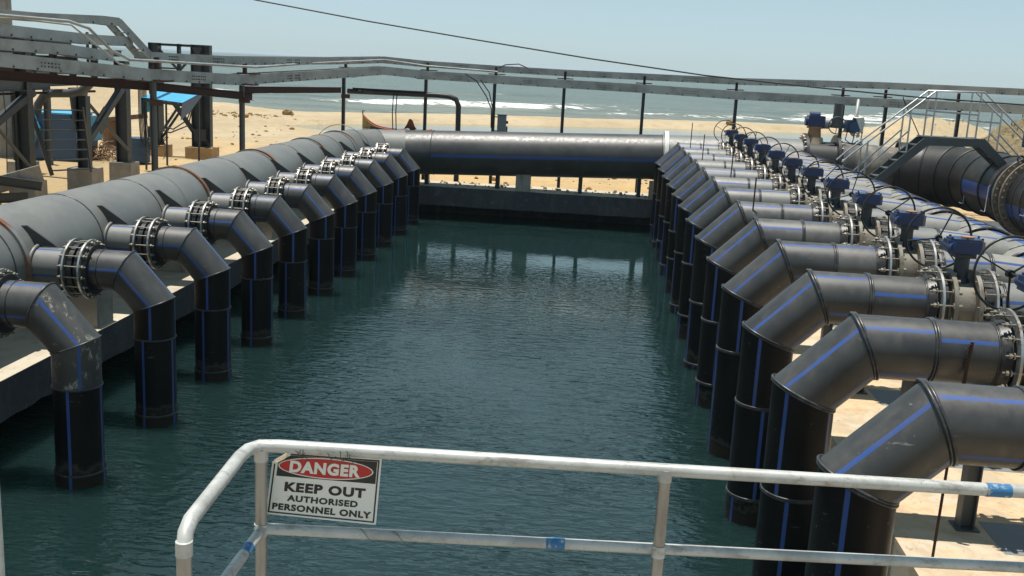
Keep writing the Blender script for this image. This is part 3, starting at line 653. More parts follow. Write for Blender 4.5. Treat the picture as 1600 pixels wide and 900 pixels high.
MB().cyl((8.1, 36.66, 4.08), (8.1, 36.9, 4.08), .07, 16).build('hub', 'steelgrey', w1)
MB().cyl((8.75, 36.8, 4.06), (8.75, 37.15, 4.06), .2, 20).box((8.62, 37.05, 4.06), (.34, .36, .42)).box((8.3, 37, 4.06), (.4, .2, .16)).build('control_unit', 'bluedark', t)
mb = MB(); random.seed(5)
for i in range(26):
    a_ = i/26*6.28; p = V((8.76+.26*math.cos(a_), 36.95, 4.10+.32*math.sin(a_)))
    q = V((8.66+random.uniform(.0, .4), 36.78+random.uniform(0, .3), 4.25+random.uniform(-.5, .3)))
    mb.add([p, q, p+V((.1, .05, -.12))], [(0, 1, 2)])
mb.add([(8.45, 36.8, 4.42), (8.72, 36.76, 4.36), (9.0, 36.8, 4.40), (9.03, 37.1, 4.05), (8.98, 37.2, 4.42), (8.6, 37.2, 4.46), (8.97, 36.8, 3.85)], [(0, 1, 5), (1, 2, 4, 5), (2, 3, 4), (1, 6, 2), (2, 6, 3)])
mb.build('plastic_wrap', 'white', t)
MB().path([(8.7, 37, 4.25), (8.78, 37, 4.5), (8.93, 37.6, 4.95)], .06, 10).build('cable_conduit', 'galv', t)
for i, (x0, z0, x1, z1) in enumerate(((8.5, 3.95, 8.9, 3.6), (8.75, 3.85, 9.0, 3.9))):
    MB().path([(x0, 36.8, z0), (x0-.05, 36.8, z0-.35), (x0+.2, 36.8, z0-.5), (x1, 36.8, z1)], .018, 6).build('cable', 'cable', t)

# crossover stairs
t = thing('crossover_stairs', 'steel crossover steps with tubular handrails bridging the big pipe', 'stairs', (10.3, 32, 2.5))
F, B_ = 31.5, 32.25
for yy in (F, B_):
    mb = MB()
    mb.prism([(9.50, 4.06), (11.22, 4.12), (11.95, 3.45), (11.80, 3.30), (11.10, 3.88), (9.62, 3.84), (7.5, 1.82), (7.25, 1.82)], yy-.035, yy+.035)
    mb.build('stringer', 'steelgrey', t)
MB().box((10.36, (F+B_)/2, 4.09), (1.76, B_-F-.075, .03)).build('deck', 'steelgrey', t)
for i in range(9):
    x = 9.35-i*.25; z = 3.83-i*.245; MB().box((x, (F+B_)/2, z), (.24, B_-F-.075, .03)).build('tread', 'steelgrey', t)
for i in range(3):
    x = 11.45+i*.25; z = 3.8-i*.23; MB().box((x, (F+B_)/2, z), (.22, B_-F-.075, .03)).build('tread', 'steelgrey', t)
def tube(pts, nm='handrail', r=.026): return MB().path(pts, r, 10).build(nm, 'stair', t)
for yy, dx in ((F, 0), (B_, 0)):
    tube([(7.22+dx, yy, 3.22), (7.45, yy, 3.45), (9.66, yy, 5.42), (11.02, yy, 5.46), (13.1, yy, 3.7)])
    tube([(7.6, yy, 2.75), (9.05, yy, 4.26)], 'mid_rail', .022)
    tube([(9.02, yy, 4.74), (9.68, yy, 4.72)], 'mid_rail', .022); tube([(9.68, yy, 4.84), (10.95, yy, 4.80)], 'mid_rail', .022); tube([(10.93, yy, 4.62), (11.60, yy, 4.60)], 'mid_rail', .022)
    tube([(11.60, yy, 4.28), (13.0, yy, 3.0)], 'mid_rail', .022)
    for x, z0, z1 in ((7.90, 2.5, 3.88), (9.03, 3.62, 4.86), (9.69, 4.08, 5.42), (10.95, 4.1, 5.44), (11.60, 3.62, 4.96)): tube([(x, yy, z0), (x, yy, z1)], 'baluster')
MB().path([(9.7, F-.001, 4.79), (10.3, F-.001, 4.815)], .028, 10).build('tape_band', 'tape', t) if False else None
tag(MB().path([(9.0, 32.4, 5.2), (9.0, 32.4, 5.15), (9.6, 32.4, 4.1), (9.65, 32.4, 4.0)], .015, 6).build('cable', 'cable'), 'thin dark cable hanging down to the left end of the crossover deck', 'cable')

# ------------------------------------------------------------------ cable trays on poles
def tray(pts, h, wd, label, name='cable_tray', mat='galv', gap=.3, rungs=True):
    pts = [V(p) for p in pts]
    t = thing(name, label, 'cable tray', pts[len(pts)//2])
    rails = []
    offs = []
    for i, p in enumerate(pts):
        d = (pts[min(i+1, len(pts)-1)]-pts[max(i-1, 0)]); d.z = 0; d.normalize(); offs.append(V((-d.y, d.x, 0)))
    for sgn in (0, 1):
        mb = MB()
        for i in range(len(pts)-1):
            a_, b_ = pts[i]+offs[i]*wd*sgn, pts[i+1]+offs[i+1]*wd*sgn
            mb.bar(a_, b_, .012, h); n_ = (V((0, 0, h/2)))
            inn = (offs[i] if sgn == 0 else -offs[i])*.025
            mb.bar(a_+n_+inn, b_+n_+inn, .05, .008); mb.bar(a_-n_+inn, b_-n_+inn, .05, .008)
        mb.build('side_rail', mat, t)
    bt = MB(); rg = MB()
    for i in range(len(pts)-1):
        L = (pts[i+1]-pts[i]).length; n = max(1, int(L/.55))
        for q in range(n):
            f_ = (q+.5)/n; p = pts[i].lerp(pts[i+1], f_)-offs[i]*.012
            bt.box(p+V((0, 0, -h/2+.03)), (.045, .02, .045))
            if rungs: rg.bar(p+V((0, 0, -h*.3)), p+offs[i]*wd+V((0, 0, -h*.3)), .04, .03)
        if L > 2:
            for f_ in (.42, .5):
                p = pts[i].lerp(pts[i+1], f_)-offs[i]*.012
                for cx in range(4):
                    for cz in (-.05, .03): bt.box(p+(pts[i+1]-pts[i]).normalized()*cx*.09+V((0, 0, cz)), (.03, .02, .03))
    bt.build('splice_bolts', 'steel', t, kind='stuff')
    if rungs: rg.build('rungs', mat, t, kind='stuff')
    return t
tray([(-14.3, 19.5, 5.14), (-13.19, 22, 5.08), (-12.2, 24.2, 4.93), (-11.56, 26, 4.82), (-10.62, 30, 4.71), (-9.44, 37.0, 4.93), (-8.16, 38.5, 5.11), (-6.68, 39, 5.02), (-4.07, 39, 4.99), (-1.46, 39, 4.96), (1.5, 39, 4.94), (4.9, 39, 4.88), (8.77, 39, 4.88), (12.66, 39, 4.9), (20, 39, 4.9)], .30, .55, 'long lower galvanised cable tray carried on the poles across the view')
tray([(-12.0, 27, 5.27), (-11.68, 29, 5.25), (-10.97, 31, 5.25), (-9.58, 37.5, 5.38), (-8.28, 39.1, 5.50), (-6.78, 39.6, 5.42), (-4.14, 39.6, 5.38), (-1.5, 39.6, 5.36), (1.49, 39.6, 5.37), (4.91, 39.6, 5.38), (10.14, 39.6, 5.50), (20, 39.6, 5.55)], .24, .5, 'upper cable tray running just above the long lower tray')
tray([(-15.4, 20.5, 6.12), (-13.38, 24, 6.07), (-12.6, 25.6, 6.12), (-12.36, 26, 6.1), (-12.01, 27, 5.3)], .2, .45, 'topmost cable tray at upper left that bends steeply down')
tray([(-14.6, 19.0, 5.82), (-13.15, 22, 5.72), (-12.92, 23.2, 5.68), (-12.45, 25, 5.62), (-12.3, 26.6, 5.63)], .24, .5, 'second cable tray from the top at the left edge')
tray([(-14.6, 19.0, 5.5), (-13.17, 22, 5.41), (-12.5, 23.6, 5.36), (-12.26, 25.4, 5.24)], .24, .5, 'third cable tray from the top at the left edge')
mb = MB().path([(-13.6, 18.8, 6.02), (-12.53, 21, 6.0), (-11.6, 22, 5.97), (-11.35, 22.4, 5.85), (-11.1, 22.9, 5.40), (-11.0, 23.3, 5.27), (-11.2, 24, 5.20), (-10.15, 30, 5.10), (-10.29, 35, 5.22), (-8.15, 38.4, 5.5), (-6.7, 38.9, 5.36), (-4, 39.3, 5.27)], .035, 10)
tag(mb.build('conduit', 'galv'), 'shiny round conduit dipping beside the upper trays at left', 'conduit')
mb = MB().path([(-13.9, 19.2, 5.95), (-12.3, 21.5, 5.95), (-11.7, 22.3, 5.9), (-11.1, 23.3, 5.1), (-11.0, 23.6, 5.06)], .022, 8)
tag(mb.build('conduit', 'galv'), 'thinner conduit sloping down beside the shiny one at left', 'conduit')
poles = [(-11.56, 26.1, 4.65), (-10.62, 30.1, 4.55), (-9.55, 38.0, 4.8), (-6.68, 39.15, 4.85), (-4.07, 39.15, 4.83), (-1.46, 39.15, 4.80), (1.5, 39.15, 4.78), (4.9, 39.15, 4.72), (8.77, 39.15, 4.72), (10.3, 39.15, 4.74), (12.9, 39.15, 4.75), (16, 39.15, 4.75)]
pl = ['rust stained tray pole standing behind the left header, nearest the camera', 'tray pole with brackets rising behind the middle of the left header', 'thin tray pole at the left end of the transverse pipe', 'tray pole beside the stern of the beached boat', 'tray pole carrying the grey cabinet and hanging cables', 'tray pole near the middle of the far pipe', 'tray pole just left of the white flange ring', 'tray pole behind the farthest handwheels', 'tray pole behind the motorised valve', 'tray pole between the motorised valve and the stairs', 'tray pole seen through the crossover handrails', 'rightmost tray pole beyond the crossover stairs']
for (x, y, z), lb in zip(poles, pl):
    t = thing('tray_pole', lb, 'pole', (x, y, .8), 'poles carrying the cable trays')
    w_ = .13 if y < 35 else .115
    MB().ibeam((x, y, .75), (x, y, z), w_, w_, .012, up=V((1, 0, 0))).build('pole_shaft', 'steelgrey' if y < 35 else 'steel', t)
    MB().bar((x-.36, y+.2, z+.03), (x+.36, y+.2, z+.03), .5, .045).build('crossarm', 'rust' if y < 35 else 'steel', t)
    MB().ibeam((x, y+.25, z+.05), (x, y+.25, z+.62), w_*.8, w_*.8, .01, up=V((1, 0, 0))).build('pole_top', 'rust', t)
    MB().bar((x-.3, y+.6, z+.35), (x+.3, y+.6, z+.35), .4, .035).build('crossarm', 'rust', t)
    if y < 39.0: MB().box((x+.08, y-.02, 4.12), (.3, .14, .14)).build('bracket', 'rust', t)
# rusty beam and black pipe run below the trays
mb = MB().ibeam((-13.9, 21.5, 4.78), (-11.65, 26.3, 4.52), .15, .22).ibeam((-11.65, 26.3, 4.52), (-10.45, 30.5, 4.22), .15, .22)
tag(mb.build('steel_beam', 'rust'), 'rusty brown beam sloping along below the trays at left', 'beam')
tag(MB().ibeam((-10.65, 30.3, 4.42), (-9.55, 37.6, 4.34), .14, .2).build('steel_beam', 'rust'), 'rust brown beam between the two left-hand tray poles behind the header', 'beam')
mb = MB().path([(-9.6, 38.8, 4.28), (-6.2, 38.9, 4.30), (-5.75, 38.9, 4.28), (-5.48, 38.9, 4.18), (-5.38, 38.9, 3.95), (-5.36, 38.9, 2.6), (-5.36, 38.9, .8)], .1, 12)
mb.box((-8.0, 38.8, 4.40), (2.8, .12, .04))
tag(mb.build('black_pipe', 'blackpaint'), 'slim black pipe run that elbows straight down behind the transfer pipe', 'pipe')
for i, x in enumerate((-7.83, -7.70)):
    tag(MB().path([(x, 38.75, 4.35), (x-.03, 38.75, 3.6), (x+.02, 38.75, 2.6), (x, 38.75, 1.)], .022, 6).build('cable', 'cable'), ('left' if i == 0 else 'right')+' one of two cables hanging from the black pipe by the boat', 'cable')
t = thing('control_cabinet', 'grey control cabinet bracketed to a tray pole above the far pipe', 'cabinet', (-3.7, 38.7, 3.))
MB().box((-3.70, 38.75, 3.36), (.32, .25, .66)).build('cabinet_body', 'cabinet', t)
MB().box((-3.70, 38.75, 3.71), (.36, .3, .03)).build('rain_hood', 'steel', t)
MB().box((-3.94, 38.9, 3.62), (.2, .04, .04)).box((-3.94, 38.9, 3.1), (.2, .04, .04)).build('bracket', 'steel', t)
MB().box((-3.5, 38.7, 3.45), (.08, .1, .1)).box((-3.5, 38.7, 3.2), (.05, .08, .2)).build('switch', 'blackpaint', t)
for i, (p, lb) in enumerate([([(-5.2, 39.0, 5.15), (-4.75, 39, 4.9), (-4.35, 39, 4.35), (-4.14, 38.95, 3.9), (-4.12, 38.95, 3.2)], 'black cable dropping from the tray to the grey cabinet, left one'),
        ([(-4.6, 39, 4.95), (-4.25, 39, 4.5), (-4.08, 38.9, 3.9), (-4.05, 38.9, 3.3)], 'black cable dropping from the tray to the grey cabinet, right one'),
        ([(-3.95, 39.1, 5.42), (-3.7, 39.1, 5.55), (-3.2, 39.1, 5.6), (-2.85, 39.1, 5.46)], 'cable looping up above the upper tray over the cabinet')]):
    tag(MB().path(p, .022, 6).build('cable', 'cable'), lb, 'cable')
# overhead wire
def cat(a_, b_, sag, n=30):
    a_, b_ = V(a_), V(b_); return [a_.lerp(b_, i/n)-V((0, 0, sag*4*(i/n)*(1-i/n))) for i in range(n+1)]
tag(MB().path([(-20, 20, 8.7), (-14, 20, 7.68), (-10, 20, 7.05), (-6.77, 20, 6.50), (-4.6, 20, 6.21), (-2.46, 20, 5.96), (-.3, 20, 5.72), (1.86, 20, 5.52), (4, 20, 5.40), (5.88, 20, 5.32), (9, 20, 5.26), (14, 20, 5.25), (22, 20, 5.4)], .014, 6).build('overhead_wire', 'cable'), 'long black overhead wire sagging across the sky', 'wire')

# ------------------------------------------------------------------ steel pipe rack on the left
def footing(t, x, y, w_, d_, z0, z1, mat): MB().box((x, y, (z0+z1)/2), (w_, d_, z1-z0), taper=.97).build('footing', mat, t)
t = thing('pipe_rack', 'dark steel pipe rack with cross braces on grey concrete footings at left', 'rack', (-16.7, 32, 1))
for (x, y, z0, z1, w_) in ((-16.9, 29.3, 1.45, 5.6, .38), (-16.75, 35.3, 1.5, 5.0, .42), (-20.5, 29.3, 1.3, 5.6, .35), (-20.5, 35.3, 1.3, 5.0, .38), (-16.9, 23.5, 1.2, 5.6, .38), (-17.78, 28.3, 1.4, 4.4, .36)):
    MB().ibeam((x, y, z0), (x, y, z1), w_*.8, w_, .02, up=V((1, 0, 0))).build('column', 'steel', t)
    footing(t, x, y, .8, .75, .2, z0, 'conc')
for a_, b_, s_ in (((-16.62, 35.0, 4.1), (-16.60, 32.0, 2.15), .2), ((-16.80, 29.6, 4.05), (-16.9, 27, 2.9), .2)): MB().bar(a_, b_, s_, s_).build('brace', 'steel', t)
MB().path([(-16.75, 32.4, 3.9), (-16.42, 35.0, 1.9)], .055, 8).build('brace', 'steelgrey', t)
MB().path([(-16.6, 26.9, 3.5), (-16.7, 29.2, 1.8)], .05, 8).build('brace', 'steelgrey', t)
MB().box((-16.58, 33.45, 3.05), (.04, .75, .6), Matrix.Rotation(.6, 3, 'X')).build('gusset_plate', 'steel', t)
MB().ibeam((-16.8, 23.5, 4.25), (-16.8, 30.6, 4.3), .2, .38).build('beam', 'steelgrey', t)
MB().ibeam((-16.8, 30.6, 4.30), (-16.8, 43.0, 4.35), .16, .2).build('beam', 'steelgrey', t)
for i, yy in enumerate((23.5, 29.3, 35.3)): MB().ibeam((-20.5, yy, 4.6), (-16.8, yy, 4.6), .2, .3).build('beam', 'steel', t)
for yy in (26, 27.6, 31, 32.2, 33.6): MB().ibeam((-16.9, yy, 4.4), (-16.9, yy, 5.25), .16, .16).build('stub_column', 'steel', t)
MB().ibeam((-16.9, 23.5, 5.3), (-16.75, 35.3, 5.25), .2, .22).build('beam', 'steel', t)
MB().ibeam((-20.6, 23.5, 5.5), (-20.4, 36, 5.3), .2, .2).build('beam', 'steel', t)
random.seed(17)
for z_, x_ in ((5.62, -17.6), (5.12, -17.4), (5.92, -17.9)): MB().ibeam((x_, 21.5, z_), (x_, 33.5, z_-.1), .12, .13).build('beam', 'steel', t)  # dark beams added to stand for the shaded bands under the tray rails
for i in range(16):
    yy = 22.5+i*.78; xx = -17.5+random.uniform(-.3, .5); w_ = random.choice([.07, .1, .14])
    MB().bar((xx, yy, 4.5), (xx, yy, random.choice([5.3, 5.65, 5.9])), w_, w_).build('stub_column', 'steel', t)
for z_, m_ in ((4.02, 'blackpaint'), (4.62, 'galv'), (4.9, 'steel')): MB().path([(-17.2, 21.5, z_), (-17.1, 34, z_-.05)], .04, 8).build('service_pipe', m_, t)
for i in range(5):
    yy = 24+i*2.1; MB().path([(-16.9, yy, 4.5), (-16.85, yy+.05, 3.2), (-16.9, yy, random.uniform(1.4, 2.6))], .014, 5).build('hanging_wire', 'cable', t)
# bent duct on its own column
t = thing('duct_column', 'bent grey duct and column with gusset standing on a tall concrete footing', 'duct', (-16.5, 31.8, 1.3))
MB().ibeam((-16.45, 31.9, 1.62), (-16.45, 31.9, 3.9), .3, .34, .02, up=V((1, 0, 0))).build('column', 'steel', t)
MB().prism([(31.4, 4.15), (32.6, 4.15), (32.3, 3.2), (32.15, 2.7), (31.7, 2.75)], -16.66, -16.60, axis='x').build('gusset_plate', 'steelgrey', t)
MB().path([(-17.5, 31, 3.3), (-17.43, 31, 3.6), (-17.25, 31, 3.85), (-17.0, 31, 3.97), (-16.4, 31, 4.0), (-16.05, 31, 4.08), (-15.8, 31, 4.25), (-15.62, 31, 4.45)], .13, 14).build('duct', 'steelgrey', t)
footing(t, -16.45, 31.9, .85, .8, .2, 1.62, 'conc')
# ladder
t = thing('step_ladder', 'short inclined steel ladder leaning between the rack columns', 'ladder', (-16.9, 30.6, 1.5))
MB().bar((-17.15, 30.0, 3.6), (-16.75, 30.4, 1.5), .05, .12).build('stringer', 'steel', t)
MB().bar((-16.0, 31.0, 3.6), (-16.05, 31.5, 1.55), .04, .1).build('stringer', 'steel', t)
for i in range(7):
    f_ = i/6; a_ = V((-17.08, 30.0, 3.5)).lerp(V((-16.7, 30.4, 1.65)), f_); b_ = V((-16.0, 31.0, 3.5)).lerp(V((-16.05, 31.5, 1.65)), f_)
    MB().bar(a_, b_, .16, .03).build('rung', 'steelgrey', t)
# near-left stuff behind the header
t = thing('steel_skid', 'dark steel skid frame with a pale slanted plate at the left edge', 'skid', (-16, 26.5, 1.))
MB().ibeam((-17.2, 25.6, 2.05), (-15.3, 27.2, 1.6), .2, .25).ibeam((-17.2, 25.6, 1.3), (-15.6, 27.0, 1.3), .2, .25).build('frame', 'steel', t)
MB().bar((-16.6, 26.2, 1.5), (-15.4, 27.4, 1.95), .06, .45).build('slanted_plate', 'conc', t)
MB().cyl((-17.4, 26.2, 2.35), (-16.6, 26.5, 2.35), .48, 24, caps=False).cyl((-17.2, 26.3, 2.35), (-16.7, 26.5, 2.35), .40, 24).build('ring_duct', 'steel', t)
MB().ibeam((-16.2, 25.8, .9), (-16.2, 25.8, 1.9), .25, .25, up=V((1, 0, 0))).build('post', 'rust', t)
# tower with blue roof
t = thing('steel_tower', 'dark steel portal tower with crossed braces on ochre painted footings', 'tower', (-18, 42.8, 1))
TX = (-18.85, -16.85)
for x in TX:
    for yy in (42.8,):
        (MB().ibeam((x, yy, 1.5), (x, yy, 5.72), .38, .42, .03, up=V((1, 0, 0))) if x < -18 else MB().ibeam((x-.18, yy, 1.5), (x-.18, yy, 5.72), .34, .42, .03, up=V((1, 0, 0))).ibeam((x+.2, yy+.1, 1.5), (x+.2, yy+.1, 5.72), .3, .36, .03, up=V((1, 0, 0)))).build('column', 'steel', t)
        MB().box((x, yy, .75), (1.15 if x > -18 else 1.0, .9, 1.46)).build('footing', 'ochre', t)
        MB().box((x, yy-.23, 2.0), (.52, .03, .5)).box((x, yy, 1.5), (.55, .5, .04)).build('base_plate', 'steel', t)
        MB().prism([(x+.21, 1.52), (x+.36, 1.52), (x+.21, 1.95)], yy-.02, yy+.02).build('gusset_plate', 'steel', t)
for z, h_ in ((5.66, .1), (4.35, .22)): MB().ibeam((TX[0], 42.8, z), (TX[1], 42.8, z), .2, h_).build('beam', 'steel', t)
MB().ibeam((-17.8, 42.8, 4.4), (-17.8, 42.8, 5.72), .14, .14, up=V((1, 0, 0))).build('stub_column', 'steel', t)
for a_, b_ in (((-18.8, 42.8, 5.6), (-17.8, 42.8, 4.6)), ((-16.9, 42.8, 5.6), (-17.8, 42.8, 4.6)), ((-18.7, 42.75, 4.1), (-17.1, 42.75, 1.9)), ((-18.5, 42.65, 4.1), (-16.95, 42.65, 1.9)), ((-17.0, 42.9, 4.1), (-18.7, 42.9, 1.7)), ((-17.25, 42.95, 4.1), (-18.9, 42.95, 1.7))):
    MB().bar(a_, b_, .09, .09).build('brace', 'steel', t)
MB().prism([(-16.7, 5.6), (-17.15, 5.6), (-16.9, 5.2)], 42.55, 42.58).build('gusset_plate', 'steel', t)
t = thing('shelter', 'bright blue sheet roof shelter beside the steel tower', 'shelter', (-16.5, 38.5, 1))
mb = MB(); mb.add([(-17.35, 38.1, 3.66), (-15.55, 37.6, 3.56), (-15.65, 40.0, 3.92), (-17.3, 40.3, 4.02)], [(0, 1, 2, 3)]); mb.add([(-17.35, 38.1, 3.63), (-15.55, 37.6, 3.53), (-15.65, 40.0, 3.89), (-17.3, 40.3, 3.99)], [(3, 2, 1, 0)])
mb.build('roof_sheet', 'roofblue', t)
mb = MB(); mb.add([(-15.55, 37.6, 3.55), (-15.62, 37.6, 2.9), (-15.6, 38.5, 3.2), (-15.62, 40, 3.9)], [(0, 1, 2, 3)]); mb.build('side_sheet', 'bluedark', t)
mb = MB(); mb.add([(-17.36, 38.1, 3.66), (-17.36, 38.1, 3.0), (-17.4, 39.8, 3.2), (-17.3, 40.3, 4.0)], [(0, 1, 2, 3)]); mb.build('side_sheet', 'roofblue', t)
for x, yy in ((-17.3, 38.3), (-17.2, 40), (-15.8, 39.8)): MB().bar((x, yy, .9), (x, yy, 3.6), .06, .06).build('leg', 'steel', t)
MB().bar((-17.3, 38.2, 3.56), (-15.6, 37.8, 3.46), .06, .1).build('rafter', 'steel', t)
MB().box((-17.25, 39.3, 2.9), (.3, .5, 1.2)).build('switchgear', 'blackpaint', t)
random.seed(11)
for i in range(7):
    x0 = -17.5+i*.05; sg = random.uniform(.3, .9); x1 = x0+random.uniform(.15, .9)
    o = MB().path([(x0, 38.2, 4.2), (x0, 38.2, 2.8), (x0+.05, 38.2, 2.3-sg*.5), ((x0+x1)/2, 38.3, 2.0-sg*.5), (x1, 38.4, 2.2)], .02, 6).build('cable', 'cable')
    tag(o, 'black cable drooping at the left side of the blue shelter, ' + ['leftmost of the bunch', 'second of the bunch', 'third of the bunch', 'middle one', 'third from the right', 'second from the right', 'rightmost of the bunch'][i], 'cable', 'cables drooping beside the shelter')
o = MB().path([(-17.0, 42.3, 3.4), (-17.3, 42.3, 2.6), (-17.9, 42.3, 2.2), (-18.3, 42.3, 2.3)], .03, 6).path([(-16.9, 42.2, 3.6), (-17.2, 42.2, 2.4), (-18, 42.2, 2.05), (-18.4, 42.2, 2.2)], .03, 6).build('cable', 'cable')
tag(o, 'pair of cables looping low between the legs of the steel tower', 'cable')
# drum, tank, stump, branches, tower
t = thing('drum', 'dark blue drum standing behind a rack column', 'drum', (-18.3, 40, 1)); MB().cyl((-18.4, 40.1, 1.0), (-18.4, 40.1, 1.95), .42, 24).build('drum_body', 'bluedark', t)
for z in (1.02, 1.33, 1.64, 1.95): MB().path([(-18.4+.425*math.cos(a_), 40.1+.425*math.sin(a_), z) for a_ in np.linspace(0, 6.283, 25)[:-1]], .015, 6, closed=True).build('hoop', 'bluedark', t)
t = thing('machine_housing', 'blue sheet metal machine housing behind the ladder', 'machine', (-21.5, 40, 1))
MB().prism([(-22.6, 1.0), (-20.6, 1.0), (-20.5, 2.4), (-20.8, 2.75), (-22.3, 2.75), (-22.6, 2.2)], 39.2, 41.0).build('housing', 'bluedark', t)
MB().prism([(-22.62, 1.4), (-22.3, 1.4), (-21.95, 2.2), (-22.2, 2.8), (-22.62, 2.8)], 38.9, 39.18).box((-21.5, 40.1, 2.79), (1.7, 1.9, .06)).box((-20.45, 40.1, 2.2), (.12, 1.9, 1.0)).build('panel', 'roofblue', t)
t = thing('tree_stump', 'brown disc-topped wooden stump on the sand between the braces', 'stump', (-22.4, 45, 1))
MB().cyl((-21.9, 45, .8), (-21.9, 45, 2.2), .3, 12, r2=.55).build('stump_trunk', 'wood', t); MB().disc((-21.4, 45, 2.35), V((-.15, 0, 1)), 1.1, .2, 28).build('stump_top', 'wood', t)
mb = MB(); random.seed(9)
for i in range(110):
    p = V((-19.9+random.gauss(0, .55), 40.5+random.gauss(0, .5), 1.0+abs(random.gauss(.12, .2)))); d_ = V((random.gauss(0, 1), random.gauss(0, 1), random.gauss(0, .45))).normalized()*random.uniform(.25, .8)
    mb.path([p-d_/2, p+V((random.uniform(-.06, .06), 0, random.uniform(0, .12))), p+d_/2], random.uniform(.012, .025), 5)
mb.build('cut_branches', 'wood', kind='stuff')
t = thing('concrete_tower', 'plain grey concrete shaft cut off by the upper left corner', 'tower', (-23.8, 40, 1))
MB().cyl((-24.05, 40, .5), (-24.05, 40, 9), .56, 20).build('shaft', 'conc', t); MB().box((-24.05, 40, 4.6), (1.5, 1.3, .3)).build('collar', 'conc', t)
o = MB().box((-22.5, 36, 2.9), (.34, .3, 1.1)).build('panel_board', 'red2'); tag(o, 'small faded red board glimpsed behind the left rack column', 'board')
o = MB().box((-22.6, 36, 3.9), (.4, .3, .4), taper=.7).build('plastic_crate', 'green'); tag(o, 'small green crate glimpsed above the red board at left', 'crate')
for i, (x, y) in enumerate(((-21.3, 36.3), (-20.9, 37.8), (-19.6, 33.5))):
    o = MB().ibeam((x, y, .9), (x, y, 4.3), .2, .2, up=V((1, 0, 0))).build('steel_post', 'steelgrey'); tag(o, ['grey steel post behind the rack at far left', 'grey steel post beside the blue machine housing', 'grey steel post just behind the left rack column'][i], 'post')

# ------------------------------------------------------------------ beach things
def boat():
    t = thing('fishing_boat', 'beached fishing boat with red hull and raised yellow prow', 'boat', (-15.3, 76, .6))
    st = []; N = 22
    for i in range(N+1):
        f_ = i/N; x = -17.45+5.0*f_; hw = .62*math.sin(math.pi*min(1, .06+f_*.9))**.6
        rise = 1.0*math.exp(-f_*9.5)+.12*max(0, f_-.8)*5; st.append((x-.2*math.exp(-f_*14), hw*(1-.9*math.exp(-f_*12)), .28+.5+rise*1.0, .35+.35*math.exp(-f_*14)))
    mb = MB(); prof = 7
    for (x, hw, zt, zb) in st:
        for j in range(prof):
            a_ = -1+2*j/(prof-1); mb.v.append((x, 76+hw*a_, zb+(zt-zb)*(abs(a_)**1.8)))
    for i in range(N):
        for j in range(prof-1):
            a = i*prof+j; mb.f.append([a, a+1, a+prof+1, a+prof]); mb.m.append(1 if i < 5 else 0); mb.s.append(True)
    mb.build('hull', ['red', 'yellow'], t)
    MB().path([(x, 76-hw, zt) for x, hw, zt, zb in st], .04, 6).path([(x, 76+hw, zt) for x, hw, zt, zb in st], .04, 6).build('gunwale', 'red', t)
    MB().path([(-17.62, 76, 1.75), (-17.66, 76, 2.0), (-17.5, 76, 2.03)], .05, 6).build('prow_finial', 'steel', t)
    mb = MB(); mb.box((-16.1, 75.45, .75), (1.7, .12, .22), Matrix.Rotation(.12, 3, 'Y')); mb.build('tarpaulin', 'blackpaint', t)
    for x in (-15.4, -14.2, -13.2): MB().box((x, 76, .75), (.22, 1.0, .05)).build('thwart', 'wood', t)
    t.location.z -= .28
boat()
mb = MB(); N = 16
for i in range(N+1):
    for j in range(7):
        f_ = -1+2*i/N; g_ = j/6; x = -13.95+f_*.75; hh = .95*math.exp(-(f_*2.1)**2)*(1-g_**2); mb.v.append((x, 75.7+g_*.6*(1 if j else 1)-.2, .72+hh+.04*math.sin(i*2.1)))
for i in range(N):
    for j in range(6): a = i*7+j; mb.f.append([a, a+7, a+8, a+1]); mb.m.append(0); mb.s.append(True)
for i in range(N+1): pass
mb.box((-13.95, 75.75, .74), (1.5, .45, .14))
mb.v = [(x_, y_, z_-.28) for x_, y_, z_ in mb.v]
tag(mb.build('net_heap', 'brown'), 'brown peaked heap of netting lying on the red boat', 'net')
mb = MB(); random.seed(4)
for i in range(18): mb.box((-14.3+random.uniform(-.9, 1.4), 75.3+random.uniform(-.2, .4), .8+random.uniform(0, .1)), (.16, .12, .1), Matrix.Rotation(random.random()*3, 3, 'Z'))
mb.v = [(x_, y_, z_-.28) for x_, y_, z_ in mb.v]
mb.build('net_floats', 'white', kind='stuff')
def rock(mb, c, r_, seed):
    N = 7; Mx = 5; base = len(mb.v); c = V(c)
    for j in range(Mx+1):
        for i in range(N):
            th = 2*math.pi*i/N; ph = math.pi*j/Mx-math.pi/2; d = V((math.cos(ph)*math.cos(th), math.cos(ph)*math.sin(th), math.sin(ph)*.6)); mb.v.append(tuple(c+d*r_*(1+.5*noise.noise(d*1.7+V((seed, 0, 0))))))
    for j in range(Mx):
        for i in range(N): a = base+j*N+i; b = base+j*N+(i+1) % N; mb.f.append([a, b, b+N, a+N]); mb.m.append(0); mb.s.append(False)
for i, (x, y, r_, lb) in enumerate(((12.7, 103.5, .55, 'dark boulder on the sand mound right of centre'), (-31.0, 78, .5, 'dark lump on the beach right of the tower'), (-24.5, 80, .45, 'dark driftwood lump on the beach between two tray poles'), (-26, 74, .35, 'small dark stone at the water margin on the left beach'))):
    mb = MB(); rock(mb, (x, y, gnd(x, y)+r_*.3), r_, i*3.3); tag(mb.build('boulder', 'soil'), lb, 'rock')
mb = MB(); random.seed(21)
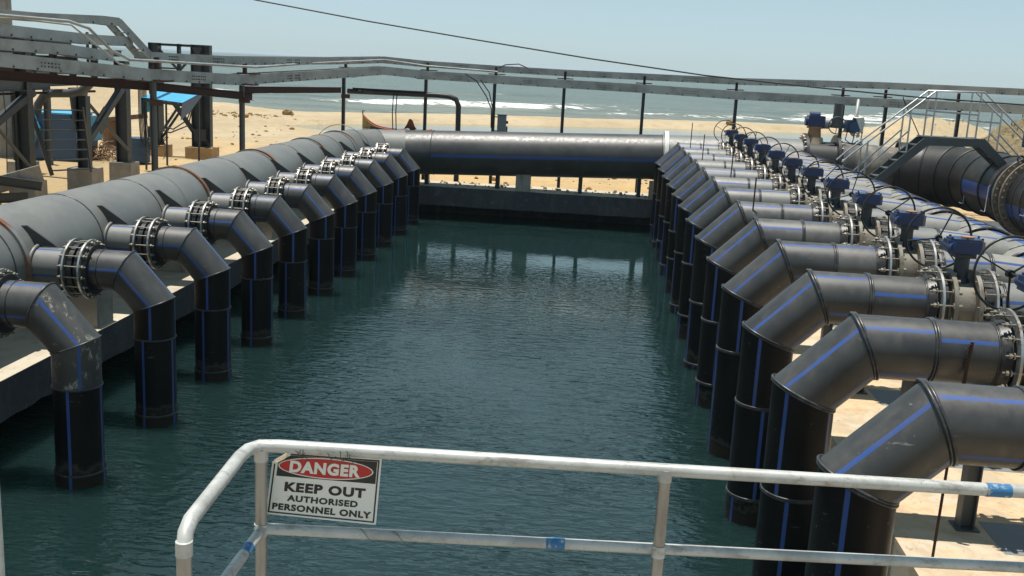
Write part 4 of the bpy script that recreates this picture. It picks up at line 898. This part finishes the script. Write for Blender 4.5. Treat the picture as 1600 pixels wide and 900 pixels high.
for i in range(520):
    if random.random() < .5: x, y = random.uniform(-34, -11), random.uniform(40, 72)
    else: x, y = random.uniform(-7, 3), random.uniform(39.5, 60)
    if random.random() < .25: x, y = random.gauss(-27, 2), random.gauss(76, 1.5)
    if random.random() < .25: x, y = random.uniform(24, 40), random.uniform(90, 118)
    r_ = abs(random.gauss(0, .06))+.03; rock(mb, (x, y, gnd(x, y)+r_*.2), r_, i*.7)
mb.build('beach_rubble', 'soil', kind='stuff')
# scrubby spoil mound at right
mb = MB(); N = 44
for j in range(N+1):
    for i in range(N+1):
        u_ = -1+2*i/N; v_ = -1+2*j/N; x = 31+u_*9; y = 68+v_*7; d2 = u_*u_+v_*v_
        z = .3+3.6*max(0, 1-d2)**.8*(1+.4*noise.noise(V((x*.35, y*.35, 0)))+.22*noise.noise(V((x*1.1, y*1.1, 0)))) + .12*noise.noise(V((x*2.5, y*2.5, 4)))
        mb.v.append((x, y, z if d2 < 1 else .3))
for j in range(N):
    for i in range(N): a = j*(N+1)+i; mb.f.append([a, a+1, a+N+2, a+N+1]); mb.m.append(0); mb.s.append(False)
mb.build('spoil_mound', 'scrub', kind='structure')
mb = MB(); random.seed(31)
for i in range(900):
    u_, v_ = random.uniform(-.9, .9), random.uniform(-.95, .2)
    if u_*u_+v_*v_ > .9: continue
    x = 31+u_*9; y = 68+v_*7; d2 = u_*u_+v_*v_
    z = .3+3.6*max(0, 1-d2)**.8*(1+.4*noise.noise(V((x*.35, y*.35, 0)))+.22*noise.noise(V((x*1.1, y*1.1, 0))))
    if noise.noise(V((x*.5, y*.5, 9))) < -.05: continue
    for q in range(5):
        h_ = random.uniform(.15, .45); d_ = V((random.gauss(0, .12), random.gauss(0, .12), h_)); p = V((x, y, z-.05)); mb.add([p-V((.025, 0, 0)), p+V((.025, 0, 0)), p+d_], [(0, 1, 2)])
mb.build('dry_scrub', 'scrub', kind='stuff')

# ------------------------------------------------------------------ foreground railing and sign
RZ, MZ, RR = 3.78, 3.385, .0295
t = thing('guard_rail', 'white painted tubular guard rail with blue tape bands in the foreground', 'railing', (0, 4.3, 2.66))
top = [(-1.415, 3.37, 2.6), (-1.415, 3.37, 3.66), (-1.416, 3.375, 3.72), (-1.420, 3.40, 3.765), (-1.425, 3.46, 3.787), (-1.462, 4.10, 3.787), (-1.455, 4.18, 3.787), (-1.42, 4.235, 3.787), (-1.34, 4.252, 3.787), (0.39, 4.37, 3.775), (2.0, 4.5, 3.757), (4.6, 4.72, 3.74)]
MB().path(top[2:], RR, 20).build('top_rail', 'rail', t)
MB().path(top[:3], RR*.97, 20).build('post', 'post', t)
def lp(a_, b_, f_): return V(a_).lerp(V(b_), f_)
m0, m1 = V((-1.41, 4.245, MZ)), V((4.6, 4.71, MZ+.005))
MB().path([m0, m1], RR*.86, 18).build('mid_rail', 'rail', t)
m2 = V((-1.415, 3.37, MZ-.01)); MB().path([m0+V((0, -.02, 0)), m2], RR*.86, 18).build('mid_rail', 'rail', t)
for x, y in ((-1.415, 4.238), (.39, 4.368), (2.32, 4.53)): MB().path([(x, y, 2.6), (x, y, 3.765)], RR*.93, 18).build('post', 'post' if x < 2 else 'rail', t)
for x, y, z in ((-1.4155, 3.373, 3.715), (-1.415, 4.238, MZ), (.39, 4.368, MZ), (.39, 4.368, 3.752), (-1.415, 4.238, 3.745)): MB().path([(x, y, z-.028), (x, y, z+.028)], RR*1.07, 18).build('weld_collar', 'rail', t)
def band(p, d_, L, r_): d_ = V(d_).normalized(); return MB().cyl(V(p)-d_*L/2, V(p)+d_*L/2, r_, 24, caps=False).build('tape_band', 'tape', t)
dm = (m1-m0).normalized(); band(m0+dm*1.335, dm, .085, RR*.86+.0015)
dt = (V(top[10])-V(top[9])); band(V((1.875, 4.488, 3.7585)), dt, .11, RR+.0015)
band(m0.lerp(m2, .25), m2-m0, .07, RR*.86+.0015)
t2 = thing('rail_post', 'pale rail post cut off by the left edge of the picture', 'post', (-1.9, 3, 2.66)); MB().path([(-1.905, 3.0, 2.6), (-1.905, 3.0, 4.22), (-1.925, 3.0, 4.27)], .024, 18).build('post_tube', 'rail', t2); MB().path([(-1.905, 3.0, 2.66), (-1.905, 3.0, 2.70)], .045, 18).build('base_collar', 'rail', t2)
# sign: local frame on the plane behind the top rail
TL, TR, BL, BR = V((-1.372, 4.285, 3.750)), V((-.885, 4.325, 3.738)), V((-1.41, 4.285, 3.44)), V((-.905, 4.325, 3.412))
BL = TL+(BL-TL); t = thing('danger_sign', 'white sign with red oval reading DANGER KEEP OUT wired to the foreground rail', 'sign', TL.lerp(BR, .5))
ux = (TR-TL); uz = (TL-BL); nrm = ux.cross(uz).normalized()
if nrm.y > 0: nrm = -nrm
def SP(u_, v_, off): return TL.lerp(TR, u_).lerp(BL.lerp(BR, u_), 1-v_)+nrm*off
def quad(poly, off, mat, name, th=.0): 
    mb = MB(); mb.add([SP(u_, v_, off) for u_, v_ in poly], [tuple(range(len(poly)))])
    return mb.build(name, mat, t)
mb = MB(); P_ = [(0, 0), (1, 0), (1, 1), (.14, 1), (.02, .86), (0, .82)]
A = [SP(u_, v_, .0) for u_, v_ in P_]; Bk = [SP(u_, v_, -.004) for u_, v_ in P_]; n = len(P_)
mb.add(A, [tuple(range(n))]); mb.add(Bk, [tuple(range(n))[::-1]]); mb.add(A+Bk, [(i, n+i, n+(i+1) % n, (i+1) % n) for i in range(n)]); mb.build('sign_board', 'signw', t)
mb = MB(); mb.add([SP(.135, 1, .001), SP(.115, .90, .010), SP(.05, .83, .009), SP(.012, .83, .001)], [(0, 1, 2, 3)]); mb.build('curled_corner', 'cream', t)
def frame(i0, i1, off, mat, name):
    mb = MB(); asp = .62
    o_ = [(i0*asp, i0), (1-i0*asp, i0), (1-i0*asp, 1-i0), (.16, 1-i0), (i0*asp+.03, .84), (i0*asp, .80)]
    q_ = [(i1*asp, i1), (1-i1*asp, i1), (1-i1*asp, 1-i1), (.16, 1-i1), (i1*asp+.03, .84), (i1*asp, .80)]
    n = len(o_); mb.add([SP(u_, v_, off) for u_, v_ in o_+q_], [(i, (i+1) % n, n+(i+1) % n, n+i) for i in (0, 1, 2, 5)]); return mb.build(name, mat, t)
frame(.028, .05, .0012, 'signk', 'border_line')
quad([(.052, .615), (.052, .82), (.16, .945), (.962, .945), (.962, .615)], .0012, 'signk', 'black_panel')
def oval(rx, ry, off, mat, name): return quad([(.497+rx*math.cos(a_), .785+ry*math.sin(a_)) for a_ in np.linspace(0, 2*math.pi, 49)[:-1]], off, mat, name)
oval(.438, .158, .0018, 'signw', 'oval_rim'); oval(.427, .143, .0024, 'signr', 'red_oval')
GL = {}
def text(txt, u0, u1, vb, vt, off, mat, bold):
    cu = bpy.data.curves.new('lettering', 'FONT'); cu.body = txt; cu.size = 1; cu.offset = bold; cu.space_character = 1.12; cu.resolution_u = 4
    ob = bpy.data.objects.new('tmp', cu); col.objects.link(ob); bpy.context.view_layer.update()
    dg = bpy.context.evaluated_depsgraph_get(); me0 = bpy.data.meshes.new_from_object(ob.evaluated_get(dg)); bpy.data.objects.remove(ob)
    co = [v.co.copy() for v in me0.vertices]; x0 = min(c.x for c in co); x1 = max(c.x for c in co); y0 = min(c.y for c in co); y1 = max(c.y for c in co)
    mb = MB(); mb.add([SP(u0+(u1-u0)*(c.x-x0)/(x1-x0), vb+(vt-vb)*(c.y-y0)/(y1-y0), off) for c in co], [tuple(p.vertices) for p in me0.polygons])
    return mb.build('lettering', mat, t)
text('DANGER', .165, .815, .69, .875, .0030, 'signw', .05)
text('KEEP OUT', .14, .88, .385, .535, .0014, 'signk', .05)
text('AUTHORISED', .175, .82, .235, .335, .0014, 'signk', .045)
text('PERSONNEL ONLY', .05, .95, .085, .19, .0014, 'signk', .045)
random.seed(2)
for i, (x, y) in enumerate(((-1.20, 4.262), (-1.06, 4.272))):
    pts_ = []
    for q in range(26):
        a_ = q*.9; pts_.append((x+random.uniform(-.02, .02)+.004*q*(1 if i else .4)-.05, y+.036*math.cos(a_), 3.782+.036*math.sin(a_)-(0.01 if q < 24 else .03)))
    o = MB().path(pts_, .0014, 5).build('tie_wire', 'steel', t)
mb = MB().path([(-1.0+q*.02, 4.27+.0285*math.cos(q*.8), MZ+.0285*math.sin(q*.8)) for q in range(16)], .0014, 5)
tag(mb.build('tie_wire', 'steel'), 'loose twist of thin wire wound on the middle rail below the sign', 'wire')
# ------------------------------------------------------------------ sea haze: one closed box of thin even air
mh = bpy.data.materials.new('sea_haze'); mh.use_nodes = True; hn = mh.node_tree; hn.nodes.remove(hn.nodes['Principled BSDF'])
pv = hn.nodes.new('ShaderNodeVolumePrincipled'); pv.inputs['Density'].default_value = .00016; pv.inputs['Color'].default_value = (.80, .92, 1, 1)
hn.links.new(pv.outputs[0], hn.nodes['Material Output'].inputs['Volume']); mh.cycles.homogeneous_volume = True
hb = MB().box((0, 20000, 4.), (170000, 50000, 16.)); hb.m = [0]*6; me = bpy.data.meshes.new('haze'); me.from_pydata(hb.v, [], hb.f); me.materials.append(mh); place('haze', me, kind='stuff')
